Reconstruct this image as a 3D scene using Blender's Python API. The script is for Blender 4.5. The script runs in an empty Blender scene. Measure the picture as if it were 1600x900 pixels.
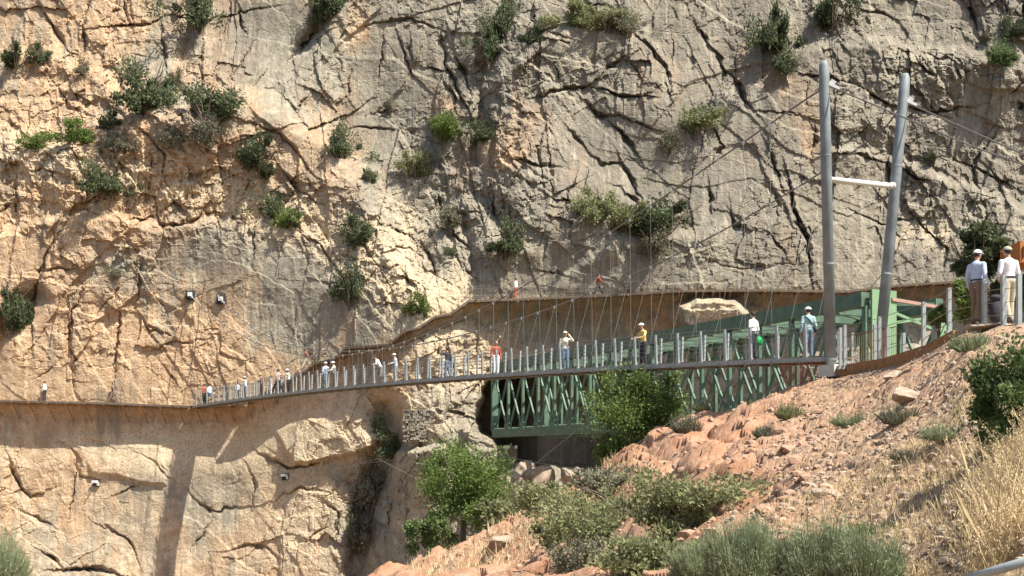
import bpy, bmesh, math, random
import numpy as np
from mathutils import Vector, Matrix
random.seed(7); rng = np.random.default_rng(7)
sc = bpy.context.scene
C = sc.collection
# ---------------------------------------------------------------- camera
F, HOR = 1700.0, 720.0          # focal length in photo pixels, horizon row
cam = bpy.data.cameras.new('camera'); camo = bpy.data.objects.new('camera', cam); C.objects.link(camo)
cam.sensor_width = 36; cam.lens = F/1600*36; cam.shift_y = (HOR-450)/1600
cam.clip_start = 0.2; cam.clip_end = 3000
camo.location = (0, 0, 0); camo.rotation_euler = (math.pi/2, 0, 0)
sc.camera = camo
# ---------------------------------------------------------------- sky and sun
SUN = Vector((1.27, -1.0, 2.35)).normalized()
w = bpy.data.worlds.new('World'); sc.world = w; w.use_nodes = True
nt = w.node_tree
sky = nt.nodes.new('ShaderNodeTexSky'); sky.sky_type = 'NISHITA'; sky.sun_disc = False
sky.sun_elevation = math.asin(SUN.z); sky.sun_rotation = math.atan2(SUN.x, SUN.y)
sky.dust_density = 2.0
bg = nt.nodes['Background']; nt.links.new(sky.outputs[0], bg.inputs[0]); bg.inputs[1].default_value = 0.106
sl = bpy.data.lights.new('sun', 'SUN'); sl.energy = 5.0; sl.angle = math.radians(0.53); sl.color = (1, .96, .87)
so = bpy.data.objects.new('sun', sl); C.objects.link(so)
so.rotation_euler = SUN.to_track_quat('Z', 'Y').to_euler(); so.location = SUN*50
sc.view_settings.view_transform = 'Standard'; sc.view_settings.look = 'None'
sc.view_settings.exposure = 0.84; sc.view_settings.gamma = 1

# ---------------------------------------------------------------- helpers
def P(u, v, Y): return Vector(((u-800)/F*Y, Y, (HOR-v)/F*Y))
def link(name, me, mat=None, parent=None):
    o = bpy.data.objects.new(name, me); C.objects.link(o)
    if mat is not None and me is not None:
        if isinstance(mat, (list, tuple)):
            for m in mat: me.materials.append(m)
        else: me.materials.append(mat)
    if parent: o.parent = parent
    return o
def tag(o, label=None, cat=None, group=None, kind=None):
    if label: o['label'] = label
    if cat: o['category'] = cat
    if group: o['group'] = group
    if kind: o['kind'] = kind
    return o
def empty(name, loc=(0, 0, 0), rz=0, label=None, cat=None, group=None):
    o = bpy.data.objects.new(name, None); C.objects.link(o); o.location = loc; o.rotation_euler = (0, 0, rz)
    o.empty_display_size = .2
    return tag(o, label, cat, group)
def copy_tree(o, parent=None):
    c = o.copy(); C.objects.link(c)
    if parent: c.parent = parent
    for ch in list(o.children): copy_tree(ch, c)
    return c
class MB:
    """collects simple solids into one mesh"""
    def __init__(s): s.v = []; s.f = []
    def add(s, vs, fs):
        n = len(s.v); s.v += [tuple(x) for x in vs]; s.f += [tuple(i+n for i in f) for f in fs]
    def box(s, c, d, rz=0):
        c = Vector(c); R = Matrix.Rotation(rz, 3, 'Z'); vs = []
        for z in (-.5, .5):
            for x, y in ((-.5, -.5), (.5, -.5), (.5, .5), (-.5, .5)):
                vs.append(c+R@Vector((x*d[0], y*d[1], z*d[2])))
        s.add(vs, [(3, 2, 1, 0), (4, 5, 6, 7), (0, 1, 5, 4), (1, 2, 6, 5), (2, 3, 7, 6), (3, 0, 4, 7)])
    def bar(s, a, b, wd, ht, up=(0, 0, 1)):
        a = Vector(a); b = Vector(b); d = (b-a).normalized(); up = Vector(up)
        if abs(d.dot(up)) > .98: up = Vector((0, 1, 0)) if abs(d.y) < .9 else Vector((1, 0, 0))
        sd = d.cross(up).normalized(); u2 = sd.cross(d).normalized(); vs = []
        for p in (a, b):
            for x, y in ((-.5, -.5), (.5, -.5), (.5, .5), (-.5, .5)): vs.append(p+sd*x*wd+u2*y*ht)
        s.add(vs, [(3, 2, 1, 0), (4, 5, 6, 7), (0, 1, 5, 4), (1, 2, 6, 5), (2, 3, 7, 6), (3, 0, 4, 7)])
    def tube(s, pts, r, n=6):
        pts = [Vector(p) for p in pts]; rs = r if isinstance(r, (list, tuple)) else [r]*len(pts)
        base = len(s.v); ref = None
        for i, p in enumerate(pts):
            d = (pts[min(i+1, len(pts)-1)]-pts[max(i-1, 0)]).normalized()
            if ref is None: ref = d.orthogonal().normalized()
            ref = (ref-d*ref.dot(d)).normalized(); b2 = d.cross(ref)
            for k in range(n):
                a = 2*math.pi*k/n; s.v.append(tuple(p+(ref*math.cos(a)+b2*math.sin(a))*rs[i]))
        for i in range(len(pts)-1):
            for k in range(n):
                a = base+i*n+k; b = base+i*n+(k+1) % n; s.f.append((a, b, b+n, a+n))
        s.f.append(tuple(base+k for k in range(n))[::-1]); s.f.append(tuple(base+(len(pts)-1)*n+k for k in range(n)))
    def ell(s, c, r, nu=12, nv=8, M=None):
        vs = []; c = Vector(c)
        for j in range(nv+1):
            th = math.pi*j/nv
            for i in range(nu):
                ph = 2*math.pi*i/nu
                q = Vector((r[0]*math.sin(th)*math.cos(ph), r[1]*math.sin(th)*math.sin(ph), r[2]*math.cos(th)))
                if M: q = M@q
                vs.append(c+q)
        fs = [(j*nu+i, (j+1)*nu+i, (j+1)*nu+(i+1) % nu, j*nu+(i+1) % nu) for j in range(nv) for i in range(nu)]
        s.add(vs, fs)
    def mesh(s, name, smooth=False):
        me = bpy.data.meshes.new(name); me.from_pydata(s.v, [], s.f); me.update()
        if smooth: me.polygons.foreach_set('use_smooth', [True]*len(me.polygons))
        return me
    def build(s, name, mat, parent=None, smooth=False): return link(name, s.mesh(name, smooth), mat, parent)
def np_mesh(name, v, f, smooth=False):
    """v (N,3), f (M,k) arrays -> mesh, fast"""
    me = bpy.data.meshes.new(name); M, k = f.shape
    me.vertices.add(len(v)); me.vertices.foreach_set('co', np.ascontiguousarray(v, dtype=np.float32).ravel())
    me.loops.add(M*k); me.loops.foreach_set('vertex_index', np.ascontiguousarray(f, dtype=np.int32).ravel())
    me.polygons.add(M); me.polygons.foreach_set('loop_start', np.arange(0, M*k, k, dtype=np.int32))
    me.update(calc_edges=True)
    me.polygons.foreach_set('use_smooth', np.full(M, smooth))
    me.validate(); return me
def grid_faces(nr, nc, flip=False):
    i = np.arange(nr-1)[:, None]*nc+np.arange(nc-1)[None, :]
    f = np.stack([i, i+1, i+nc+1, i+nc], -1).reshape(-1, 4)
    return f[:, ::-1] if flip else f
def color_attr(me, name, rgb):
    a = me.color_attributes.new(name, 'FLOAT_COLOR', 'POINT')
    c = np.ones((len(rgb), 4), np.float32); c[:, :3] = rgb; a.data.foreach_set('color', c.ravel())

# ---- numpy noise
def _h(ix, iy, seed, k=0):
    ix = ix.astype(np.int64); iy = iy.astype(np.int64)
    n = (ix*374761393+iy*668265263+seed*1442695041+k*974634777) & 0xffffffff
    n = ((n ^ (n >> 13))*1274126177) & 0xffffffff
    n = ((n ^ (n >> 16))*2246822519) & 0xffffffff
    return ((n ^ (n >> 15)) & 0xffffff)/float(0xffffff)
def vn(x, y, seed):
    ix = np.floor(x); iy = np.floor(y); fx = x-ix; fy = y-iy
    fx = fx*fx*fx*(fx*(fx*6-15)+10); fy = fy*fy*fy*(fy*(fy*6-15)+10)
    a = _h(ix, iy, seed); b = _h(ix+1, iy, seed); c = _h(ix, iy+1, seed); d = _h(ix+1, iy+1, seed)
    return (a+(b-a)*fx)*(1-fy)+(c+(d-c)*fx)*fy-.5
def fbm(x, y, seed, o=4, g=.5):
    r = 0; a = 1; 
    for i in range(o): r = r+a*vn(x*2**i+i*17.3, y*2**i-i*9.1, seed+i); a *= g
    return r
def vor(x, y, seed, tilt=1.0):
    """nearest-cell facets: returns facet height (~-1..1), edge distance F2-F1, cell random"""
    ix = np.floor(x); iy = np.floor(y)
    d1 = np.full(x.shape, 9.); d2 = np.full(x.shape, 9.); h = np.zeros(x.shape); cr = np.zeros(x.shape)
    for dy in (-1, 0, 1):
        for dx in (-1, 0, 1):
            cx = ix+dx; cy = iy+dy
            px = cx+.1+.8*_h(cx, cy, seed, 1); py = cy+.1+.8*_h(cx, cy, seed, 2)
            ex = x-px; ey = y-py; d = ex*ex+ey*ey
            r = _h(cx, cy, seed, 3)
            hh = (r*2-1)*.5+tilt*((_h(cx, cy, seed, 4)-.5)*ex*1.6+(_h(cx, cy, seed, 5)-.5)*ey*1.6)
            m = d < d1
            d2 = np.where(m, d1, np.minimum(d2, d)); h = np.where(m, hh, h); cr = np.where(m, r, cr); d1 = np.where(m, d, d1)
    return h, np.sqrt(d2)-np.sqrt(d1), cr
def sstep(a, b, x):
    t = np.clip((x-a)/(b-a), 0, 1); return t*t*(3-2*t)
def seg_dist(U, V, pts):
    """distance to polyline and sign (positive = below/right-hand side when walking left to right)"""
    D = np.full(U.shape, 1e9); S = np.ones(U.shape)
    for (x0, y0), (x1, y1) in zip(pts[:-1], pts[1:]):
        dx, dy = x1-x0, y1-y0; L = dx*dx+dy*dy+1e-9
        t = np.clip(((U-x0)*dx+(V-y0)*dy)/L, 0, 1)
        d = np.hypot(U-x0-t*dx, V-y0-t*dy); s = np.sign(dx*(V-y0)-dy*(U-x0))
        m = d < D; D = np.where(m, d, D); S = np.where(m, s, S)
    return D, S
def in_poly(U, V, pts):
    r = np.zeros(U.shape, bool); n = len(pts)
    for i in range(n):
        x0, y0 = pts[i]; x1, y1 = pts[(i+1) % n]
        if y0 == y1: continue
        c = ((V < y0) != (V < y1)) & (U < (x1-x0)*(V-y0)/(y1-y0)+x0); r ^= c
    return r
def gau(U, V, u, v, ru, rv): return np.exp(-((U-u)/ru)**2-((V-v)/rv)**2)

# ---------------------------------------------------------------- materials
def newmat(name):
    m = bpy.data.materials.new(name); m.use_nodes = True; return m, m.node_tree, m.node_tree.nodes['Principled BSDF']
def N(nt, t, **kw):
    n = nt.nodes.new(t)
    for k, v in kw.items():
        if k in n.inputs: n.inputs[k].default_value = v
        else: setattr(n, k, v)
    return n
def mixc(nt, fac, a, b, mode='MIX'):
    n = nt.nodes.new('ShaderNodeMix'); n.data_type = 'RGBA'; n.blend_type = mode
    for i, x in ((0, fac), (6, a), (7, b)):
        if hasattr(x, 'links'): nt.links.new(x, n.inputs[i])
        else: n.inputs[i].default_value = x if i == 0 else (*x, 1)
    return n.outputs[2]
def noise(nt, scale, detail=5, rough=.6, vec=None, stretch=None, dist=0):
    tc = nt.nodes.new('ShaderNodeTexCoord'); src = tc.outputs['Object']
    if stretch:
        mp = nt.nodes.new('ShaderNodeMapping'); mp.inputs['Scale'].default_value = stretch; nt.links.new(src, mp.inputs[0]); src = mp.outputs[0]
    n = N(nt, 'ShaderNodeTexNoise', Scale=scale, Detail=detail, Roughness=rough, Distortion=dist); nt.links.new(src, n.inputs['Vector'])
    return n.outputs[0]
def ramp(nt, x, lo, hi, a=0., b=1.):
    n = nt.nodes.new('ShaderNodeMapRange'); nt.links.new(x, n.inputs[0])
    for i, v in ((1, lo), (2, hi), (3, a), (4, b)): n.inputs[i].default_value = v
    return n.outputs[0]
def bump(nt, bs, x, strength, dist):
    b = N(nt, 'ShaderNodeBump', Strength=strength, Distance=dist); nt.links.new(x, b.inputs['Height']); nt.links.new(b.outputs[0], bs.inputs['Normal'])
def simple(name, col, rough=.6, metal=0, var=.12, scale=8, bmp=0):
    m, nt, bs = newmat(name)
    x = noise(nt, scale, 5)
    lo = tuple(c*(1-var) for c in col); hi = tuple(min(1, c*(1+var)) for c in col)
    nt.links.new(mixc(nt, ramp(nt, x, .3, .7), lo, hi), bs.inputs['Base Color'])
    bs.inputs['Roughness'].default_value = rough; bs.inputs['Metallic'].default_value = metal
    if bmp: bump(nt, bs, x, .5, bmp)
    return m
def rock_mat():
    m, nt, bs = newmat('limestone'); L = nt.links
    at = N(nt, 'ShaderNodeVertexColor', layer_name='zones')
    sp = nt.nodes.new('ShaderNodeSeparateColor'); L.new(at.outputs[0], sp.inputs[0])
    big = noise(nt, .22, 6, .62); mid = noise(nt, 1.1, 7, .65); fine = noise(nt, 6, 6, .7)
    streak = noise(nt, 1.0, 6, .62, stretch=(1.5, .4, .10)); streak2 = noise(nt, 1.0, 5, .6, stretch=(4.5, 1, .25))
    grey = mixc(nt, ramp(nt, mid, .35, .68), GREY_A, GREY_B)
    orange = mixc(nt, ramp(nt, mid, .35, .65), ORANGE_A, ORANGE_B)
    cream = mixc(nt, ramp(nt, fine, .3, .7), CREAM_A, CREAM_B)
    def addn(a, b, k):
        n = nt.nodes.new('ShaderNodeMath'); n.operation = 'MULTIPLY_ADD'; L.new(b, n.inputs[0]); n.inputs[1].default_value = k; L.new(a, n.inputs[2]); return n.outputs[0]
    fo = ramp(nt, addn(addn(sp.outputs[0], big, .9), streak, .6), .95, 1.30)
    c = mixc(nt, fo, grey, orange)
    fc = ramp(nt, addn(sp.outputs[1], mid, .8), .62, 1.2)
    c = mixc(nt, fc, c, cream)
    # mineral water streaks: dark tufa curtains and pale calcite
    fd = ramp(nt, addn(sp.outputs[2], streak, 1.0), .68, 1.05, 0, .62)
    c = mixc(nt, fd, c, (.19, .17, .14))
    fp = ramp(nt, streak2, .54, .70, 0, .5)
    c = mixc(nt, fp, c, (.60, .50, .37))
    c = mixc(nt, ramp(nt, mid, .30, .72, .0, 1), c, (1.12, 1.1, 1.06), 'MULTIPLY')
    c = mixc(nt, ramp(nt, fine, .52, .36, 0, .38), c, (.17, .135, .10))
    L.new(c, bs.inputs['Base Color']); bs.inputs['Roughness'].default_value = .95
    bs.inputs['Specular IOR Level'].default_value = .15
    tc = nt.nodes.new('ShaderNodeTexCoord'); dn = N(nt, 'ShaderNodeTexNoise', Scale=1.2, Detail=3.0); L.new(tc.outputs['Object'], dn.inputs[0])
    vm = nt.nodes.new('ShaderNodeVectorMath'); vm.operation = 'MULTIPLY_ADD'; L.new(dn.outputs[1], vm.inputs[0]); vm.inputs[1].default_value = (.9, .9, .9); L.new(tc.outputs['Object'], vm.inputs[2])
    hs = []
    for scl in (.9, 2.6):
        mp = nt.nodes.new('ShaderNodeMapping'); mp.inputs['Scale'].default_value = (1, 1, .6); mp.inputs['Rotation'].default_value = (0, .3, 0); L.new(vm.outputs[0], mp.inputs[0])
        vo = N(nt, 'ShaderNodeTexVoronoi', Scale=scl); L.new(mp.outputs[0], vo.inputs['Vector']); sc2 = nt.nodes.new('ShaderNodeSeparateColor'); L.new(vo.outputs['Color'], sc2.inputs[0]); hs.append(sc2.outputs[0])
    c = mixc(nt, ramp(nt, hs[0], 0, 1, 0, .22), c, (.80, .80, .82), 'MULTIPLY'); c = mixc(nt, ramp(nt, hs[1], 0, 1, 0, .5), c, (.78, .76, .72), 'MULTIPLY')
    L.new(c, bs.inputs['Base Color'])
    f2 = addn(addn(addn(fine, mid, 1.2), hs[1], .35), hs[0], .45)
    bump(nt, bs, f2, .75, .17)
    return m
GREY_A, GREY_B = (.255, .23, .178), (.375, .338, .265)
ORANGE_A, ORANGE_B = (.46, .30, .175), (.60, .435, .28)
CREAM_A, CREAM_B = (.50, .395, .26), (.68, .56, .39)
M_ROCK = rock_mat()

def leafmat(name, a, b, trans=.25):
    m, nt, bs = newmat(name); L = nt.links
    g = nt.nodes.new('ShaderNodeNewGeometry'); big = noise(nt, 1.3, 3)
    c = mixc(nt, g.outputs['Random Per Island'], a, b)
    c = mixc(nt, ramp(nt, big, .35, .65, 0, .6), c, tuple(x*1.5 for x in b))
    L.new(c, bs.inputs['Base Color']); bs.inputs['Roughness'].default_value = .7; bs.inputs['Specular IOR Level'].default_value = .2
    tr = nt.nodes.new('ShaderNodeBsdfTranslucent'); L.new(c, tr.inputs[0])
    mx = nt.nodes.new('ShaderNodeMixShader'); mx.inputs[0].default_value = trans
    L.new(bs.outputs[0], mx.inputs[1]); L.new(tr.outputs[0], mx.inputs[2]); L.new(mx.outputs[0], nt.nodes['Material Output'].inputs[0])
    return m
LEAF_DARK = leafmat('juniper_leaf', (.045, .058, .03), (.105, .125, .06))
LEAF_GREEN = leafmat('pine_needle', (.075, .115, .03), (.16, .22, .06), .35)
LEAF_GREY = leafmat('grey_scrub', (.11, .11, .07), (.19, .18, .12))
LEAF_OLIVE = leafmat('olive_scrub', (.125, .14, .06), (.25, .26, .13), .35)
LEAF_BROOM = leafmat('broom_green', (.13, .155, .08), (.27, .30, .17), .3)
LEAF_BRIGHT = leafmat('bright_leaf', (.065, .10, .035), (.14, .19, .07), .3)
M_DRY = leafmat('dry_grass', (.36, .27, .14), (.60, .48, .29), .2)
M_BARK = simple('bark', (.16, .12, .085), .9, var=.3, scale=20)
M_TWIG = simple('dry_twig', (.30, .26, .20), .9, var=.3)
M_STEEL = simple('galvanised_steel', (.20, .225, .225), .6, 0.0, var=.28, scale=1.5)
M_POST = simple('galvanised_post', (.35, .375, .36), .5, .25, var=.12, scale=5)
M_WHITE = simple('white_painted_steel', (.70, .69, .60), .5, var=.06)
M_WIRE = simple('steel_wire', (.17, .155, .13), .6, .3)
M_WIREL = simple('pale_wire', (.27, .245, .20), .6, .3)
M_DECKM = simple('deck_beam', (.33, .34, .31), .7, .2, var=.25)
M_EDGE = simple('dark_timber_edge', (.12, .09, .065), .9, var=.3, scale=4)
M_GREEN = simple('green_painted_steel', (.09, .155, .10), .6, .05, var=.32, scale=2.2)
M_GREEN_LIT = simple('sunlit_green_steel', (.19, .31, .165), .5, var=.12, scale=2)  # truss green lightened to imitate sun on the near end faces
M_WOOD = simple('weathered_timber', (.22, .16, .105), .9, var=.3, scale=6)
M_RUST = simple('rusty_steel', (.30, .15, .055), .85, .1, var=.35, scale=5)
M_CONC = simple('concrete', (.52, .49, .42), .85, var=.12, scale=4, bmp=.01)
M_NET = simple('red_netting', (.42, .10, .05), .7)
M_CLAMP = simple('clamp_metal', (.72, .70, .64), .45, .2)
M_ORANGE = simple('orange_paint', (.40, .14, .03), .5, var=.1)
M_DARK = simple('dark_fabric', (.03, .03, .033), .8)
M_PINK = simple('faded_red_beam', (.38, .23, .18), .7)

# ---------------------------------------------------------------- THE CLIFF
CRACKS = [  # (points, width px)
([(63,10),(75,30),(93,55),(110,80),(118,85)],6),([(140,0),(130,40),(133,55),(133,92)],6),([(195,0),(198,40)],4),([(205,5),(207,40)],3),
([(133,45),(165,40),(195,42),(235,35),(270,22)],5),([(168,25),(193,13)],3),([(255,45),(255,80),(262,115)],7),([(180,105),(190,125),(190,150),(215,170)],6),
([(80,120),(105,165),(130,180),(160,190)],4),([(318,60),(315,100),(318,140)],5),([(360,0),(358,50)],3),([(376,20),(381,40)],7),([(400,55),(380,100),(350,130)],2.5),
([(500,45),(475,70),(450,95)],8),([(447,155),(465,175),(478,150)],6),([(500,50),(490,110),(480,130)],3),([(55,265),(100,270)],4),([(0,225),(15,245)],4),
([(787,0),(783,35),(777,50)],8),([(693,60),(700,110),(720,150),(735,182)],9),([(713,85),(725,115),(732,138)],10),([(667,105),(698,110)],5),([(697,130),(707,145),(712,165)],8),
([(640,60),(643,100)],4),([(620,50),(640,110),(660,130)],5),([(835,150),(880,140),(910,135),(935,125)],7),([(925,135),(970,150),(1020,152)],7),
([(915,160),(935,178),(965,182)],8),([(965,182),(1030,205)],4),([(940,118),(970,90)],7),([(983,95),(1003,120)],4),([(1000,55),(1025,85),(1045,115),(1050,145)],8),
([(1050,60),(1052,100)],3),([(955,190),(985,220),(995,240)],8),([(890,200),(910,225),(920,236)],5),([(925,245),(945,258),(975,252)],4),([(975,255),(988,280),(997,300)],9),
([(800,245),(830,255),(865,258)],7),([(862,260),(865,280)],4),([(545,197),(630,205)],4),([(585,175),(610,172)],3),([(867,100),(877,130)],4),([(890,3),(950,8)],5),
([(975,10),(985,30)],4),([(1093,45),(1108,68)],7),([(1110,73),(1125,90),(1135,115),(1130,130)],6),([(1142,118),(1155,135),(1165,155),(1175,166)],10),([(1150,95),(1148,115)],5),
([(1340,12),(1400,27)],4),([(1515,0),(1520,25),(1527,48)],10),([(1570,0),(1580,25)],4),([(1597,0),(1600,30)],8),([(1445,85),(1470,90),(1495,97)],5),([(1435,95),(1445,108),(1455,112)],7),
([(1497,105),(1500,125)],5),([(1250,115),(1275,118),(1300,120)],6),([(1290,118),(1340,132)],3),([(1355,140),(1375,155),(1400,165)],10),([(1400,165),(1460,175),(1520,165)],6),
([(1580,145),(1600,130)],5),([(1590,165),(1600,170)],8),([(1295,240),(1350,240),(1365,248),(1390,255)],6),([(1390,250),(1388,290)],8),([(1410,265),(1430,275),(1445,278)],9),
([(1272,205),(1270,232)],7),([(1200,230),(1212,260),(1222,290)],6),([(1230,270),(1240,325),(1262,375),(1272,450)],11),([(1108,295),(1110,325)],7),([(1213,300),(1215,325)],6),
([(1145,330),(1150,355),(1170,358)],6),([(1200,365),(1230,400)],4),([(28,290),(25,350)],6),([(0,330),(15,315)],4),([(110,345),(75,390),(65,420),(50,470),(52,540)],6),
([(65,420),(95,418),(120,420)],4),([(223,405),(215,470)],5),([(140,430),(112,490),(110,540),(118,570),(118,600)],5),([(200,440),(160,480),(150,495)],3.5),
([(170,475),(190,490),(183,530),(180,560),(180,600)],5),([(223,495),(235,515),(260,523)],5),([(225,550),(260,537),(320,530)],3),([(397,345),(395,410)],3.5),
([(245,320),(250,350),(280,352),(315,335),(343,332)],8),([(340,335),(342,365)],4),([(205,345),(240,340)],5),([(263,580),(275,598)],6),([(90,570),(50,597)],3.5),
([(770,305),(773,335),(780,345)],12),([(797,318),(800,350)],7),([(705,355),(715,375),(730,385)],9),([(730,420),(740,432)],10),([(660,380),(675,410),(683,440)],7),
([(632,425),(645,445)],7),([(590,397),(615,390),(640,385),(655,395)],5),([(840,423),(865,428),(888,430)],5),([(610,355),(640,368)],5),([(685,300),(690,340)],7),
([(868,308),(900,318),(930,325),(960,330)],8),([(980,300),(998,315)],6),([(1015,335),(1066,345)],8),
([(7,697),(15,730),(35,760),(50,775),(65,770)],7),([(100,690),(118,710),(125,745),(140,747)],8),([(122,710),(115,780),(107,815)],3),([(215,705),(245,722),(265,745)],5),
([(130,688),(175,700)],6),([(180,772),(218,755)],3),([(330,815),(298,863)],4),([(395,698),(425,720),(450,730),(480,727),(510,715)],8),([(515,820),(470,850)],4),
([(70,865),(90,880)],7),([(90,890),(150,886),(185,895)],10),([(608,765),(612,850)],4),([(590,735),(600,760)],4),([(640,690),(625,740)],5),([(640,790),(632,850)],4),
([(20,640),(30,700),(20,740)],3),([(300,770),(330,800),(380,790)],4),([(380,720),(400,760),(390,800)],3),([(430,780),(470,760),(500,765)],4),([(350,860),(400,850),(440,870)],4),([(160,820),(200,840),(215,880)],4),([(40,800),(80,820)],4),([(480,660),(470,640)],3),([(500,780),(530,800),(525,850)],4),([(240,640),(236,690)],3),([(550,110),(540,160)],3),([(600,60),(590,130)],3),([(860,180),(840,230),(850,300)],4),([(1330,330),(1380,350),(1450,340)],4),([(1420,330),(1480,390),(1475,430)],5),
([(1100,180),(1130,230),(1100,270)],3),([(1560,200),(1520,260),(1540,330)],4),([(430,250),(470,300),(520,330)],4),([(210,190),(260,240),(250,300)],5),
([(560,40),(640,30),(700,50)],4),([(800,60),(850,50),(900,60)],4),([(1180,170),(1260,180)],3),([(1480,240),(1600,300)],3),([(900,270),(880,330)],4),([(1080,400),(1160,420),(1260,410)],3),
([(320,30),(430,10)],2.5),([(460,360),(500,380),(530,430)],5),([(360,180),(440,210),(500,280)],4),
]
PATH_S = [(-260,622),(0,628),(150,631),(305,637),(380,632),(430,606),(478,580),(490,569),(522,563),(540,545),(606,540),(633,518),(653,514),(680,496),(703,492),(732,472),(810,469),(950,463),(1066,456),(1190,455),(1320,457),(1400,448),(1485,442),(1850,430)]
def base_Y(u, v):
    """undisturbed face of the cliff"""
    Y = np.interp(u, [-300, 300, 560, 760, 1000, 1500, 1900], [95, 94, 91, 89, 88, 85, 82])
    Y = Y+np.interp(v, [-200, 0, 450, 700, 1100], [9, 6.5, 0, -1.0, -4])   # leans back above
    return Y
def relief(U, V, full=True):
    """protrusion towards the camera in metres"""
    wx = fbm(U/60, V/60, 11, 4)*22+fbm(U/9, V/9, 12, 2)*4; wy = fbm(U/60, V/60, 21, 4)*22+fbm(U/9, V/9, 22, 2)*4
    A, B = U+wx, V+wy
    # zones of rubble (mask) and smooth slab
    d1, _ = seg_dist(U, V, [(0,235),(150,270),(300,300),(430,330),(560,380),(620,430),(660,480)])
    d2, _ = seg_dist(U, V, [(60,100),(160,170),(280,170),(300,100)])
    rub = np.maximum(np.exp(-(d1/60)**2), .7*np.exp(-(d2/35)**2))
    rub = np.maximum(rub, .8*gau(U, V, 800, 200, 60, 110)); rub = np.maximum(rub, .7*gau(U, V, 690, 330, 60, 90))
    rub = np.maximum(rub, .9*gau(U, V, 690, 560, 90, 60)); rub = np.maximum(rub, .6*gau(U, V, 1450, 330, 120, 90)); rub = np.maximum(rub, .55*gau(U, V, 1400, 110, 160, 60))
    rub = np.maximum(rub, .5*gau(U, V, 480, 820, 130, 80)); rub = np.maximum(rub, .5*gau(U, V, 650, 780, 60, 80))
    smooth = np.clip(gau(U, V, 430, 470, 110, 110)+gau(U, V, 230, 800, 190, 110)*.8+gau(U, V, 420, 60, 80, 60)*.8+gau(U, V, 300, 420, 60, 60)*.5+gau(U, V, 930, 250, 60, 50)*.5+gau(U, V, 580, 120, 50, 80)*.6+gau(U, V, 940, 190, 90, 60)*.7+gau(U, V, 1080, 60, 90, 70)*.7+gau(U, V, 1020, 250, 90, 60)*.6+gau(U, V, 1150, 270, 60, 80)*.5+gau(U, V, 1340, 290, 70, 50)*.7+gau(U, V, 900, 440, 130, 50)*.6+gau(U, V, 300, 790, 300, 120)*.62+gau(U, V, 1450, 40, 90, 40)*.6+gau(U, V, 60, 480, 60, 90)*.5+gau(U, V, 230, 90, 60, 50)*.6, 0, 1)
    lowl = (1-sstep(470, 600, U))*sstep(600, 680, V)
    k = 1-.80*smooth
    h = fbm(U/300, V/300, 3, 2)*4.0*(1-.9*(1-sstep(500, 640, U))*sstep(330, 540, V))
    A = U+fbm(U/70, V/70, 11, 3)*10+fbm(U/7, V/7, 12, 2)*2.2; B = V+fbm(U/70, V/70, 21, 3)*10+fbm(U/7, V/7, 22, 2)*2.2
    # exfoliated sheets: stepped edges of stacked slabs
    def lin(x, y, sd):
        ix = np.floor(x); iy = np.floor(y); fx = x-ix; fy = y-iy
        a_ = _h(ix, iy, sd); b_ = _h(ix+1, iy, sd); c_ = _h(ix, iy+1, sd); d_ = _h(ix+1, iy+1, sd)
        up_ = a_+(b_-a_)*fx+(d_-b_)*fy; lo_ = a_+(d_-c_)*fx+(c_-a_)*fy
        return np.where(fx > fy, up_, lo_)
    def sheets(x, y, sd, nst, ht, soft=.12):
        q = lin(x, y, sd)*nst; fl = np.floor(q); fr = q-fl
        return (fl+sstep(1-soft, 1, fr)*1.0+fr*.10)*ht
    Ra = .96*A+.28*B; Rb = -.28*A+.96*B
    h = h+sheets(Ra/170, Rb/260, 31, 5, .50, .06)*(1-.75*smooth)
    Rc = .85*A-.52*B; Rd = .52*A+.85*B
    h = h+sheets(Rc/95, Rd/170, 33, 4, .26, .08)*(1-.8*smooth)
    a, e, _ = vor(A/120, B/210, 35, .9); h = h+a*.65*k*(1-.6*lowl)-.12*np.exp(-(e/.008)**2)*k
    act = sstep(-.10, .22, fbm(U/130, V/130, 77, 3)+rub*.8-.06)
    a, e, cr = vor(Ra/48, Rb/85, 41, 1.1); h = h+a*(.13+.42*np.maximum(rub, act))*k-.08*np.exp(-(e/.015)**2)*k*(cr > .6)
    a, e, cr = vor(Rc/24, Rd/34, 51, 1.2); h = h+a*(.05+.55*np.maximum(rub, act*.42))*k-.07*np.exp(-(e/.04)**2)*k*np.maximum(act, rub)
    a, e, _ = vor(A/10+5, B/13, 61, 1.3); h = h+a*(.02+.24*rub+.06*act)*k
    h = h+np.abs(fbm(U/20, V/24, 71, 4))*(.045+.24*rub)*k+fbm(U/5, V/5, 81, 2)*.04
    # bedding and hairline joints in runs
    jn = np.abs(fbm(Ra/26, Rb/120, 95, 3)); h = h-.07*np.exp(-(jn/.007)**2)*sstep(0, .2, fbm(U/100, V/100, 96, 2)+.05)*k
    jn = np.abs(fbm(Rc/140, Rd/30, 97, 3)); h = h-.07*np.exp(-(jn/.007)**2)*sstep(0, .2, fbm(U/110, V/110, 98, 2)+.03)*k
    # block fractures with straight sides
    def bricks(x, y, sd):
        iy = np.floor(y); ox = _h(iy, iy*0, sd, 7)*3.7; ix = np.floor(x+ox); jj = _h(ix, iy, sd, 8)
        y2 = y+.5*_h(ix, iy*0+3, sd, 9); iy2 = np.floor(y2); fx = (x+ox)-ix-.5; fy = y2-iy2-.5
        rr_ = _h(ix, iy2, sd, 1); return (rr_-.5)+(_h(ix, iy2, sd, 2)-.5)*fx*.9+(_h(ix, iy2, sd, 3)-.5)*fy*.9, rr_
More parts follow.
